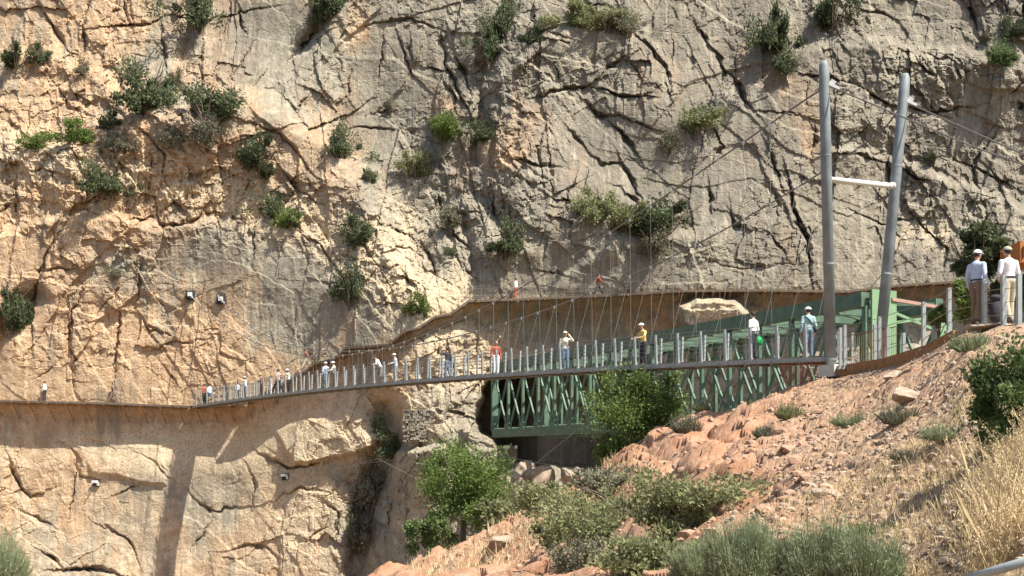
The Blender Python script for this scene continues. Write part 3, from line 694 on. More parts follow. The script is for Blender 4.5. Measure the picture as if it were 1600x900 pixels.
ab = m.build('bridge_abutment', simple('shade_dark_masonry', (.13, .12, .10), .95, var=.3, scale=2, bmp=.08)); tag(ab, 'grey masonry abutment darkened as if in shade under the far end of the green bridge', 'abutment')  # masonry colour darkened to stand in for shade below the bridge
m = MB(); m.bar(tp(TL+.8, -.4, zb-3.2), tp(TL+.8, TW+.4, zb-3.2), 2, 6.2); ab = m.build('bridge_abutment', M_CONC); tag(ab, 'concrete abutment behind the crest under the near end of the green bridge', 'abutment')

# ---------------------------------------------------------------- CLIFF WALKWAYS
def walkway(name, pts, label, cat, out=1.25, wd=2.0, brk=24, rail=True):
    """pts: photo points of the outer lower edge"""
    us = [p[0] for p in pts]
    P3 = []
    for (u, v) in pts:
        Y = float(np.mean([sampleY(u+d, v-6) for d in (-16, -8, 0, 8, 16)]))-out
        P3.append((u, v, Y))
    # smooth the distances
    Ys = np.array([p[2] for p in P3]); n = len(Ys)
    Yk = [float(np.mean([sampleY(u+d, np.interp(u+d, us, [p[1] for p in pts])-6) for d in range(-48, 49, 8)]))-out for u in us]; Ys = np.array(Yk)
    W3 = [P(p[0], p[1], y) for p, y in zip(P3, Ys)]
    root = empty(name, W3[0], 0, label, cat)
    m = MB()
    for a, b in zip(W3[:-1], W3[1:]):
        d = (b-a); hd = Vector((d.x, d.y, 0)).normalized(); inn = Vector((-hd.y, hd.x, 0)); inn = inn if inn.y > 0 else -inn
        m.bar(a+inn*wd/2+Vector((0, 0, .12)), b+inn*wd/2+Vector((0, 0, .12)), wd, .07, up=(0, 0, 1))
    adopt(m.build('boards', M_WOOD), root)
    m = MB()
    for a, b in zip(W3[:-1], W3[1:]): m.bar(a+Vector((0, 0, .05)), b+Vector((0, 0, .05)), .07, .15)
    adopt(m.build('edge_beam', M_EDGE), root)
    # resample
    L = [0]
    for a, b in zip(W3[:-1], W3[1:]): L.append(L[-1]+(b-a).length)
    def at(s):
        s = min(max(s, 0), L[-1]-1e-4); i = max(k for k in range(len(L)-1) if L[k] <= s)
        return W3[i]+(W3[i+1]-W3[i])*((s-L[i])/(L[i+1]-L[i]))
    for k in range(brk):
        p = at(L[-1]*(k+.5)/brk); m = MB()
        m.tube([p+Vector((0, .05, 0)), p+Vector((.05, wd*.8, -1.5))], .045, 5); m.bar(p+Vector((0, -.05, -.02)), p+Vector((0, wd, -.02)), .08, .1)
        adopt(m.build('bracket', M_RUST), root)
    nr = brk*2
    for k in range(nr):
        p = at(L[-1]*(k+.3)/nr); m = MB(); m.tube([p+Vector((0, 0, .05)), p+Vector((0, -.03, 1.05))], .015, 4)
        adopt(m.build('railing_post', M_WOOD), root)
    m = MB()
    for zz in (.5, 1.02): m.tube([p+Vector((0, -.02, zz)) for p in W3], .006, 4)
    adopt(m.build('railing_wire', M_WIREL), root)
    return root, at, L[-1], W3
def upts(u0, u1, n): 
    xs = [p[0] for p in PATH_S]; base = [x for x in xs if u0 < x < u1]
    us = sorted(set([u0, u1]+base+list(np.linspace(u0, u1, n)))); return [(float(u), float(np.interp(u, xs, [p[1] for p in PATH_S]))) for u in us]
wl = walkway('cliff_walkway', upts(-250, 372, 16), 'level timber walkway bolted along the cliff on the left', 'walkway', 1.05, 2.0, 22)
wr = walkway('stair_walkway', upts(376, 1500, 14), 'timber walkway climbing in steps to the right behind the footbridge', 'walkway', 1.3, 2.1, 46)

# ---------------------------------------------------------------- PEOPLE
def cloth(name, col, check=None):
    m, nt, bs = newmat(name); x = noise(nt, 9, 4)
    c = mixc(nt, ramp(nt, x, .3, .7), tuple(a*.85 for a in col), tuple(min(1, a*1.08) for a in col))
    if check:
        tc = nt.nodes.new('ShaderNodeTexCoord'); wv = N(nt, 'ShaderNodeTexWave', Scale=9.); nt.links.new(tc.outputs['Object'], wv.inputs[0])
        wv2 = N(nt, 'ShaderNodeTexWave', Scale=9.); wv2.bands_direction = 'Z'; nt.links.new(tc.outputs['Object'], wv2.inputs[0])
        c = mixc(nt, ramp(nt, wv.outputs[1], .8, .95, 0, .35), c, check); c = mixc(nt, ramp(nt, wv2.outputs[1], .8, .95, 0, .35), c, check)
    nt.links.new(c, bs.inputs['Base Color']); bs.inputs['Roughness'].default_value = .9; bump(nt, bs, x, .5, .02); return m
CM = dict(white=cloth('white_cloth', (.78, .77, .74)), blue=cloth('pale_blue_cloth', (.50, .56, .70)), teal=cloth('teal_cloth', (.33, .50, .50)), cream=cloth('cream_cloth', (.66, .62, .50)),
          yellow=cloth('yellow_cloth', (.66, .46, .16)), red=cloth('red_cloth', (.38, .09, .06)), dark=cloth('dark_cloth', (.035, .035, .045)), jeans=cloth('denim', (.12, .17, .24)),
          brown=cloth('brown_cloth', (.21, .145, .095)), beige=cloth('beige_cloth', (.46, .40, .29)), grey=cloth('grey_cloth', (.22, .22, .22)), pink=cloth('pink_cloth', (.55, .33, .30)),
          checked=cloth('checked_cloth', (.72, .70, .70), (.45, .47, .55)), green=cloth('green_bag', (.02, .38, .10)))
SKIN = simple('skin', (.42, .24, .16), .6, var=.1); HAIR = simple('dark_hair', (.03, .022, .018), .7); SHOE = simple('shoe_leather', (.08, .06, .05), .6)
TEAL = CM['teal']
def capsule(m, a, ra, b, rb, fy=1.0, n=12):
    a = Vector(a); b = Vector(b); d = (b-a); L = d.length; d.normalize()
    x = Vector((1, 0, 0)); x = (x-d*x.dot(d)).normalized() if abs(d.x) < .95 else Vector((0, 1, 0)); y = d.cross(x)
    rings = []
    for k in range(1, 5): t = k/5*math.pi/2; rings.append((a-d*ra*math.cos(t), ra*math.sin(t)))
    rings += [(a, ra), (b, rb)]
    for k in range(4, 0, -1): t = k/5*math.pi/2; rings.append((b+d*rb*math.cos(t), rb*math.sin(t)))
    vs = []
    for c, r in rings:
        for i in range(n): an = 2*math.pi*i/n; vs.append(c+x*math.cos(an)*r+y*math.sin(an)*r*fy)
    R = len(rings); fs = [(j*n+i, j*n+(i+1) % n, (j+1)*n+(i+1) % n, (j+1)*n+i) for j in range(R-1) for i in range(n)]
    fs.append(tuple(range(n))[::-1]); fs.append(tuple((R-1)*n+i for i in range(n))); m.add(vs, fs)
def remesh(m, name, vox):
    o = bpy.data.objects.new('tmp', m.mesh('tmp')); C.objects.link(o)
    md = o.modifiers.new('r', 'REMESH'); md.mode = 'VOXEL'; md.voxel_size = vox; md.use_smooth_shade = True
    sm = o.modifiers.new('s', 'SMOOTH'); sm.iterations = 3; sm.factor = .5
    dg = bpy.context.evaluated_depsgraph_get(); me = bpy.data.meshes.new_from_object(o.evaluated_get(dg)); me.name = name
    bpy.data.objects.remove(o); return me
def arm_pts(side, pose):
    s = side; S = Vector((s*.185, 0, 1.385))
    if pose == 'down': E = Vector((s*.25, -.03, 1.12)); W = Vector((s*.25, .07, .87))
    elif pose == 'rail': E = Vector((s*.29, .12, 1.17)); W = Vector((s*.22, .38, 1.12))
    elif pose == 'face': E = Vector((s*.33, .20, 1.32)); W = Vector((s*.12, .27, 1.60))
    elif pose == 'out': E = Vector((s*.42, .05, 1.36)); W = Vector((s*.65, .12, 1.44))
    elif pose == 'hip': E = Vector((s*.36, -.06, 1.16)); W = Vector((s*.19, .08, 1.02))
    else: E = Vector((s*.25, .0, 1.13)); W = Vector((s*.12, .18, 1.02))
    return S, E, W
def figure(key, arms=('down', 'down'), legs=(0, 0), lean=0., fine=False, skirt=False):
    """returns dict of meshes for one pose; faces +Y, 1.75 m tall"""
    vox = .011 if fine else .024; b = MB(); sh = MB(); tr = MB(); sho = MB()
    def L(p): p = Vector(p); return p+Vector((0, lean*max(0, p.z-.9), -abs(lean)*.15*max(0, p.z-.9)))
    hip = (0, 0, .95)
    for M_, g in ((b, 0), (sh, .016)):
        capsule(M_, L((0, 0, .98)), .135+g, L((0, 0, 1.16)), .125+g, .72); capsule(M_, L((0, 0, 1.16)), .13+g, L((0, -.01, 1.34)), .15+g, .70)
        capsule(M_, L((-.105, -.01, 1.375)), .078+g, L((.105, -.01, 1.375)), .078+g, .95); capsule(M_, L((0, -.01, 1.38)), .09+g*.5, L((0, 0, 1.46)), .06+g*.4)
    capsule(b, L((0, -.01, 1.42)), .06, L((0, .015, 1.55)), .055)
    hc = L((0, .03, 1.645)); b.ell(hc, (.078, .098, .115), 16, 12); b.ell(hc+Vector((0, .03, -.06)), (.055, .065, .06), 12, 8)
    b.ell(hc+Vector((0, .105, -.012)), (.014, .022, .024), 8, 6)
    for s in (-1, 1): b.ell(hc+Vector((s*.08, -.005, -.01)), (.012, .022, .032), 8, 6)
    for s, ps in ((-1, arms[0]), (1, arms[1])):
        S, E, W = [L(x) for x in arm_pts(s, ps)]
        capsule(b, S, .052, E, .042); capsule(b, E, .041, W, .028)
        capsule(sh, S, .070, E, .056); capsule(sh, E, .055, E+(W-E)*.92, .042)
        d = (W-E).normalized(); side = Vector((s, 0, 0))-d*d.dot(Vector((s, 0, 0))); side.normalize(); nn = d.cross(side)
        capsule(b, W, .03, W+d*.075, .038, .55)
        for k, ln in enumerate((.062, .072, .068, .052)):
            f0 = W+d*.085+nn*(.030-.020*k); f1 = f0+d*ln*.55-side*.008; f2 = f1+d*ln*.4-side*.022
            capsule(b, f0, .0095, f1, .0088, 1, 8); capsule(b, f1, .0088, f2, .0075, 1, 8)
        t0 = W+d*.025+nn*.028; capsule(b, t0, .012, t0+d*.045+nn*.028-side*.012, .0095, 1, 8)
    for s, st in ((-1, legs[0]), (1, legs[1])):
        H = Vector((s*.095, 0, .92)); K = Vector((s*.10, st*.28+.02, .50)); A = Vector((s*.105, st*.45-.01-(.06 if st < 0 else 0), .085+(.03 if st < 0 else 0)))
        capsule(b, H, .085, K, .055); capsule(b, K, .054, A, .036)
        capsule(tr, H, .105, K, .078); capsule(tr, K, .077, A+Vector((0, 0, .02)), .062)
        capsule(b, A+Vector((0, -.02, -.03)), .036, A+Vector((s*.015, .13, -.045)), .030)
        capsule(sho, A+Vector((0, -.035, -.035)), .045, A+Vector((s*.015, .15, -.047)), .037)
    capsule(tr, (-.05, 0, .95), .115, (.05, 0, .95), .115, .9)
    capsule(tr, L((0, 0, 1.0)), .135, L((0, 0, 1.04)), .135, .75)
    capsule(b, (-.05, 0, .94), .10, (.05, 0, .94), .10, .9)
    R = dict(body=remesh(b, 'person', vox), shirt=remesh(sh, 'shirt', vox*1.1), trousers=remesh(tr, 'trousers', vox*1.1), shoes=remesh(sho, 'shoes', vox), head=hc)
    return R
POSES = dict(stand=figure('stand'), walk=figure('walk', ('down', 'rail'), (1, -.7)), rail=figure('rail', ('rail', 'rail'), (0, .15), .12), look=figure('look', ('face', 'down'), (.1, -.1)),
             reach=figure('reach', ('out', 'down'), (0, .2), .15), lean=figure('lean', ('rail', 'rail'), (.1, -.3), .55),
             near1=figure('near1', ('down', 'down'), (.10, -.15), .0, True), near2=figure('near2', ('front', 'front'), (-.1, .2), .05, True))
def cap_mesh(kind, hc):
    m = MB()
    if kind in ('cap', 'helmet'):
        r = .099 if kind == 'cap' else .115; n = 16; vs = []; fs = []
        for j in range(6):
            th = j/5*math.pi/2*.98
            for i in range(n): a = 2*math.pi*i/n; vs.append(hc+Vector((r*math.cos(th)*math.cos(a), r*1.18*math.cos(th)*math.sin(a), .035+.095*math.sin(th))))
        fs = [(j*n+i, j*n+(i+1) % n, (j+1)*n+(i+1) % n, (j+1)*n+i) for j in range(5) for i in range(n)]; fs.append(tuple(5*n+i for i in range(n))); m.add(vs, fs)
        m.ell(hc+Vector((0, .115, .038)), (.075, .085, .009), 14, 6)
        if kind == 'helmet': m.ell(hc+Vector((0, 0, .035)), (.13, .15, .014), 16, 6)
    else:
        m.ell(hc+Vector((0, 0, .05)), (.15, .17, .012), 18, 6); m.ell(hc+Vector((0, 0, .085)), (.088, .105, .075), 14, 8)
    return m.mesh('hat', True)
def person(loc, rot, pose, shirt, trou, hat, label, group=None, h=1.74, extra=None, hatmat=None, parent=None):
    R = POSES[pose]; sc_ = h/1.76
    if 'first' not in R: R['first'] = 1
    o = bpy.data.objects.new('person', R['body'])
    if not R['body'].materials: R['body'].materials.append(SKIN)
    C.objects.link(o); o.location = loc; o.rotation_euler = (0, 0, rot); o.scale = (sc_,)*3
    tag(o, label, 'person', group)
    for nm, mt in (('shirt', CM[shirt]), ('trousers', CM[trou]), ('shoes', SHOE)):
        if not R[nm].materials: R[nm].materials.append(CM['grey'])
        c = bpy.data.objects.new(nm, R[nm]); C.objects.link(c); c.parent = o
        c.material_slots[0].link = 'OBJECT'; c.material_slots[0].material = mt
    hc = R['head']
    hm = MB(); hm.ell(hc+Vector((0, -.022, .02)), (.086, .094, .105), 14, 10); hm.build('hair', HAIR, o, True)
    if hat: 
        hm_ = link('hat', cap_mesh(hat, hc), CM[hatmat or 'white'], o)
    if extra == 'bag':
        m = MB(); m.tube([(-.17, .10, 1.44), (0, .135, 1.28), (.19, .09, 1.05)], .018, 6); m.tube([(-.17, -.08, 1.46), (0, -.135, 1.28), (.19, -.08, 1.05)], .018, 6); m.build('bag_strap', CM['dark'], o)
        m = MB(); m.ell((.22, 0, .98), (.07, .14, .11), 12, 8); m.build('shoulder_bag', CM['dark'], o, True)
    if extra == 'belt':
        m = MB(); m.tube([(.142*math.cos(a), .105*math.sin(a), 1.035) for a in np.linspace(0, 2*math.pi, 17)], .02, 6); m.build('belt', CM['dark'], o)
    return o
def facing(dx, dy): return math.atan2(-dx, dy)
FARDIR = facing(-dirv.x, -dirv.y)
def on_deck(u, off=.8):
    """deck point seen in photo column u, at transversal offset"""
    q = plane_pt(u, 600, off); s = s_of(q); p = deck(s, off); p.z += .22; return p
BP = [ # u, off, rot add, pose, shirt, trousers, hat, label, extra, height
 (1263, .75, -.5, 'stand', 'teal', 'jeans', 'helmet', 'person in white helmet, teal shirt and jeans with dark strap beside the tall tower leg', 'bag', 1.86),
 (1177, .75, .1, 'stand', 'white', 'dark', None, 'person in white shirt and dark trousers with a bright green bag on the footbridge', 'belt', 1.88),
 (1006, .8, 1.4, 'rail', 'yellow', 'dark', 'cap', 'person in yellow top, dark trousers and white cap at the footbridge rail', None, 1.84),
 (883, .75, 2.6, 'look', 'cream', 'jeans', 'cap', 'person in cream shirt and jeans lifting one hand to their face', None, 1.82),
 (775, .8, 2.9, 'stand', 'red', 'white', None, 'person in dark red top and white trousers standing on the footbridge', None, 1.74),
 (699, .9, .3, 'look', 'dark', 'jeans', None, 'dark-haired person in dark clothing alone on the middle of the footbridge', None, 1.72),
 (619, .9, 1.2, 'rail', 'checked', 'grey', 'cap', 'person in pale checked shirt and cap close behind a stooping one', 'bag', 1.74),
 (596, .5, .9, 'lean', 'white', 'grey', None, 'person in white shirt stooping forward over the rail', None, 1.74),
 (523, .9, .9, 'rail', 'cream', 'dark', 'helmet', 'person in cream shirt and white helmet, right of a pair', None, 1.78),
 (509, .5, .1, 'stand', 'blue', 'jeans', 'helmet', 'person in pale blue shirt and white helmet, left of a pair', None, 1.74),
 (452, .9, 1.0, 'reach', 'white', 'dark', 'sunhat', 'person in white shirt and wide hat stretching out an arm', None, 1.72),
 (435, .6, .4, 'hip' if False else 'walk', 'pink', 'dark', None, 'person in dusty pink top walking beside the one in the wide hat', None, 1.82),
 (423, .9, .8, 'stand', 'pink', 'white', None, 'small person in pink top and white trousers on the far half of the footbridge', None, 1.45),
 (409, .7, 1.0, 'rail', 'brown', 'dark', 'cap', 'person in brown top leaning on the rail under a yellow cap', None, 1.72),
 (384, .8, 1.5, 'rail', 'white', 'grey', 'sunhat', 'person in white top and wide hat leaning on the far third of the rail', None, 1.72),
 (371, .8, .3, 'stand', 'blue', 'dark', None, 'small person in pale blue top on the far third of the footbridge', None, 1.4),
 (328, .9, .2, 'walk', 'white', 'jeans', None, 'person in white top and jeans at the cliff end of the footbridge', None, 1.74),
 (319, .6, .5, 'stand', 'red', 'dark', None, 'person in red top at the cliff end of the footbridge', None, 1.74)]
for i, (u, off, ra, pose, s_, t_, hat, lab, ex, hh) in enumerate(BP):
    p = on_deck(u, off); o = person(p, FARDIR+ra, pose, s_, t_, hat, lab, 'visitors crossing the footbridge', hh, ex, 'yellow' if 'yellow cap' in lab else None)
    if 'green bag' in lab:
        m = MB(); m.ell((0, 0, 0), (.17, .12, .19), 14, 10); m.tube([(0, 0, .12), (.03, 0, .27)], .012, 6)
        g = m.build('carrier_bag', CM['green'], None, True); M4 = o.matrix_basis
        g.location = Matrix.LocRotScale(o.location, o.rotation_euler, o.scale)@Vector((.40, .06, .72)); tag(g, 'bright green bag held by the person in white shirt', 'bag')
def on_walk(W3, u, inn=.7):
    for a, b in zip(W3[:-1], W3[1:]):
        ua = 800+F*a.x/a.y; ub = 800+F*b.x/b.y
        if ua <= u <= ub:
            p = a+(b-a)*((u-ua)/(ub-ua)); return P(u, HOR-(p.z+.16)/p.y*F, p.y+inn) if False else Vector((p.x*(p.y+inn)/p.y, p.y+inn, p.z+.16))
for (W3, u, pose, s_, t_, hat, lab, ra) in ((wl[3], 70, 'stand', 'white', 'dark', None, 'person in white shirt and dark trousers alone on the left walkway', 1.5), (wl[3], 176, 'walk', 'brown', 'brown', None, 'person in dull brown clothing walking on the left walkway', -1.3),
        (wr[3], 478, 'walk', 'red', 'beige', None, 'person in red top climbing the lowest steps of the stair walkway', -1.2), (wr[3], 806, 'stand', 'white', 'red', None, 'person in white top on the upper walkway where the main cable passes', 1.2), (wr[3], 935, 'walk', 'red', 'dark', None, 'person in red top on the upper walkway under the cliff scrub', -1.2)):
    person(on_walk(W3, u), ra, pose, s_, t_, hat, lab, 'visitors on the cliff walkways', 1.72)

# ---------------------------------------------------------------- PATH, RAILING AND MEN ON THE HILL
def gp(u, v, Y): return P(u, v, Y)
path = [gp(1302, 574, 38), gp(1380, 561, 33.2), gp(1445, 541, 29.8), gp(1490, 517, 28), gp(1530, 508, 26), gp(1625, 505, 24), gp(1760, 500, 22)]
m = MB(); vs = []
for p in path:
    vs += [p+Vector((0, 0, -.9)), p+Vector((0, 0, -.04)), p+Vector((.45, 1.0, -.04)), p+Vector((.45, 1.0, -.9))]
m.add(vs, [(4*i+k, 4*i+k+1, 4*i+k+5, 4*i+k+4) for i in range(len(path)-1) for k in range(3)])
tag(m.build('footpath', M_SOIL), kind='structure')
pr = empty('path_railing', path[0], 0, 'grey steel posts and wires along the path above the crest', 'railing')
m = MB()
for a, b in zip(path[:3], path[1:4]): m.bar(a+Vector((0, -.06, -.16)), b+Vector((0, -.06, -.16)), .06, .36)
adopt(m.build('kick_board', M_RUST), pr)
POSTS = [(1313, 512, 572, 37), (1320, 508, 572, 36.6), (1367, 507, 560, 34.5), (1374, 495, 560, 33.8), (1387, 512, 558, 33.2), (1443, 472, 543, 30), (1459, 497, 532, 32), (1483, 450, 516, 28.5), (1538, 436, 507, 25.6), (1568, 430, 508, 24.6), (1592, 428, 508, 24.2), (1310, 518, 572, 39.5), (1332, 520, 566, 39), (1412, 520, 556, 35)]
tops = []
for (u, v0, v1, Y) in POSTS:
    m = MB(); a = gp(u, v1+6, Y); b = gp(u, v0, Y); m.bar(a, b, .12, .09, up=(1, 0, 0)); m.box(a+Vector((0, 0, .05)), (.2, .2, .06)); adopt(m.build('post', M_POST), pr); tops.append((u, a, b))
seq = [t for t in tops if t[0] in (1320, 1374, 1443, 1483, 1538, 1568, 1592)]
m = MB()
for t in (.25, .5, .75, .97): m.tube([a+(b-a)*t for _, a, b in seq], .010, 4)
adopt(m.build('railing_wires', M_WIREL), pr)
m = MB()
p0, p1 = gp(1318, 572, 38.5), gp(1400, 560, 36)
for i in range(26):
    a = p0+(p1-p0)*i/25; m.tube([a, a+Vector((0, 0, 1.05))], .010, 4)
m.tube([p0+Vector((0, 0, 1.05)), p1+Vector((0, 0, 1.05))], .02, 4); m.tube([p0+Vector((0, 0, .5)), p1+Vector((0, 0, .5))], .012, 4)
adopt(m.build('rusty_mesh_panel', M_RUST), pr)
# red netting hanging under the near end of the footbridge
m = MB()
for i in range(30):
    a = deck(BL-2.2+.075*i, .0)
    for t in range(1): m.tube([a+Vector((0, -.03, 0)), a+Vector((0, -.03+.04*math.sin(i), -.75))], .010, 3)
for k in range(11): m.tube([deck(BL-2.2, 0)+Vector((0, -.03, -.07*k)), deck(BL-1.1, 0)+Vector((0, 0, -.07*k-.02)), deck(BL, 0)+Vector((0, -.03, -.07*k))], .010, 3)
tag(m.build('safety_net', M_NET), 'red safety netting hanging under the footbridge beside the concrete footing', 'netting')
# flat stone slab
def rock_mesh(seed, n=3, flat=.7, rough=.25):
    bm = bmesh.new(); bmesh.ops.create_icosphere(bm, subdivisions=n, radius=1); r = random.Random(seed)
    pl = [(Vector((r.gauss(0, 1), r.gauss(0, 1), r.gauss(0, 1))).normalized(), r.uniform(.55, .9)) for _ in range(14)]
    for v in bm.verts:
        for nn, d in pl:
            e = v.co.dot(nn)-d
            if e > 0: v.co -= nn*e*.92
        v.co += v.co.normalized()*rough*.15*math.sin(v.co.x*7+seed)*math.sin(v.co.y*9+v.co.z*5)
        v.co.z *= flat
    me = bpy.data.meshes.new('rock'); bm.to_mesh(me); bm.free(); return me
M_RROCK = simple('red_rock', (.38, .235, .155), .95, var=.35, scale=2.5, bmp=.06)
M_PROCK = simple('pale_rock', (.35, .265, .19), .95, var=.3, scale=3, bmp=.05)
sl_ = link('stone_slab', rock_mesh(5, 3, .12), M_PROCK); sl_.location = gp(1546, 511, 25.2); sl_.scale = (.72, .55, .8); tag(sl_, 'flat pale stone slab under the feet of the two men', 'stone')
person(gp(1526, 506, 25.9), facing(1.0, .55), 'near1', 'blue', 'brown', 'cap', 'person in white cap, pale blue shirt and brown trousers standing on the hill path', 'people on the hill path', 1.76, 'belt')
person(gp(1577, 504, 25.3), facing(-.25, 1.0), 'near2', 'checked', 'beige', 'cap', 'person in beige cap, checked white shirt and cream trousers beside a railing post', 'people on the hill path', 1.78, 'belt', 'beige')
person(gp(1613, 504, 26.5), facing(-1, .6), 'near1', 'white', 'dark', None, 'person in white shirt cut off by the right edge of the photo', 'people on the hill path', 1.74)
m = MB(); m.ell((0, 0, 0), (.16, .13, .30), 14, 10); m.ell((.0, 0, .34), (.15, .12, .08), 12, 8)
bg_ = m.build('rucksack', CM['dark'], None, True); bg_.location = gp(1556, 487, 26.6); tag(bg_, 'dark rucksack between the two men on the hill path', 'rucksack')
m = MB(); m.ell((0, 0, .12), (.14, .115, .10), 12, 8); m.build('flap', CM['red'], bg_, True)
# orange machine housing at the right edge
ob = empty('site_container', gp(1607, 395, 29), 0, 'orange painted metal housing at the right edge above the men', 'container')
m = MB(); m.add([(-.22, 0, -.25), (1.6, 0, -.25), (1.6, 0, .62), (-.22, 0, .30), (-.22, 1.2, -.25), (1.6, 1.2, -.25), (1.6, 1.2, .62), (-.22, 1.2, .30)], [(0, 1, 2, 3), (7, 6, 5, 4), (0, 4, 5, 1), (3, 2, 6, 7), (0, 3, 7, 4), (1, 5, 6, 2)]); m.build('housing', M_ORANGE, ob)
m = MB(); m.box((-.14, -.02, .02), (.035, .04, .3)); m.build('slot', M_DARK, ob)
for x_ in (.1, 1.4):
    m = MB(); m.box((x_, .3, -1.4), (.1, .1, 2.4)); m.build('support_leg', M_STEEL, ob)
# grey handrail pipe in the corner
m = MB(); m.tube([P(1500, 908, 8.2), P(1560, 890, 8.0), P(1640, 866, 7.7)], .035, 12); m.tube([P(1640, 866, 7.7), P(1640, 1020, 7.7)], .035, 12)
tag(m.build('handrail', M_POST, None, True), 'grey steel handrail pipe crossing the bottom right corner', 'handrail')
# ---------------------------------------------------------------- VEGETATION
def leaf_cloud(name, seed, n, R, clumps=18, leaf=.07, fill=.55, flat=.0, crown='bush', elong=1.6):
    r = np.random.default_rng(seed)
    c = r.normal(size=(clumps, 3)); c /= np.linalg.norm(c, axis=1)[:, None]; c *= (r.random(clumps)**.45)[:, None]*.78
    if crown == 'bush': c[:, 2] = np.abs(c[:, 2])*1.0-.15
    if crown == 'bush': c *= 1+.45*r.normal(size=(clumps, 1)); c += r.normal(size=3)*.18
    cr = .10+.34*r.random(clumps)**1.6
    k = r.integers(0, clumps, n); d = r.normal(size=(n, 3)); d /= np.linalg.norm(d, axis=1)[:, None]
    p = c[k]+d*(cr[k]*(r.random(n)**.4))[:, None]
    p *= 1+.10*r.normal(size=(n, 1))
    p = p*np.array(R)
    a = d+r.normal(size=(n, 3))*.7+np.array([0, 0, .3]); a /= np.linalg.norm(a, axis=1)[:, None]
    b = np.cross(a, r.normal(size=(n, 3))); b /= np.linalg.norm(b, axis=1)[:, None]
    s = leaf*r.uniform(.6, 1.4, (n, 1))
    v = np.stack([p-b*s*.5, p+a*s*elong*.6-b*s*.1, p+b*s*.5+a*s*.2, p-a*s*.4], 1).reshape(-1, 3)
    return np_mesh(name, v, np.arange(n*4).reshape(-1, 4))
def stems(R, seed, n=12, r0=.022):
    rr = random.Random(seed); m = MB()
    for i in range(n):
        e = Vector((rr.uniform(-1, 1)*R[0], rr.uniform(-1, .3)*R[1], rr.uniform(-.1, .95)*R[2])); md = e*.5+Vector((rr.uniform(-.1, .1), rr.uniform(-.1, .1), .1))*R[2]
        m.tube([(0, 0, -.55*R[2]), md, e], [r0, r0*.7, r0*.3], 5)
    return m.mesh('stems')
bush_lib = {}
def bush_proto(kind, k):
    key = (kind, k)
    if key not in bush_lib:
        mat = dict(dark=LEAF_DARK, green=LEAF_GREEN, grey=LEAF_GREY, olive=LEAF_OLIVE, bright=LEAF_BRIGHT)[kind]
        me = leaf_cloud('foliage', 100+k*7+len(kind), 7000 if kind != 'grey' else 3600, (1, 1, 1), 20+k*5, .055, elong=2.2); me.materials.append(mat)
        st = stems((1, 1, 1), k+3); st.materials.append(M_BARK); bush_lib[key] = (me, st)
    return bush_lib[key]
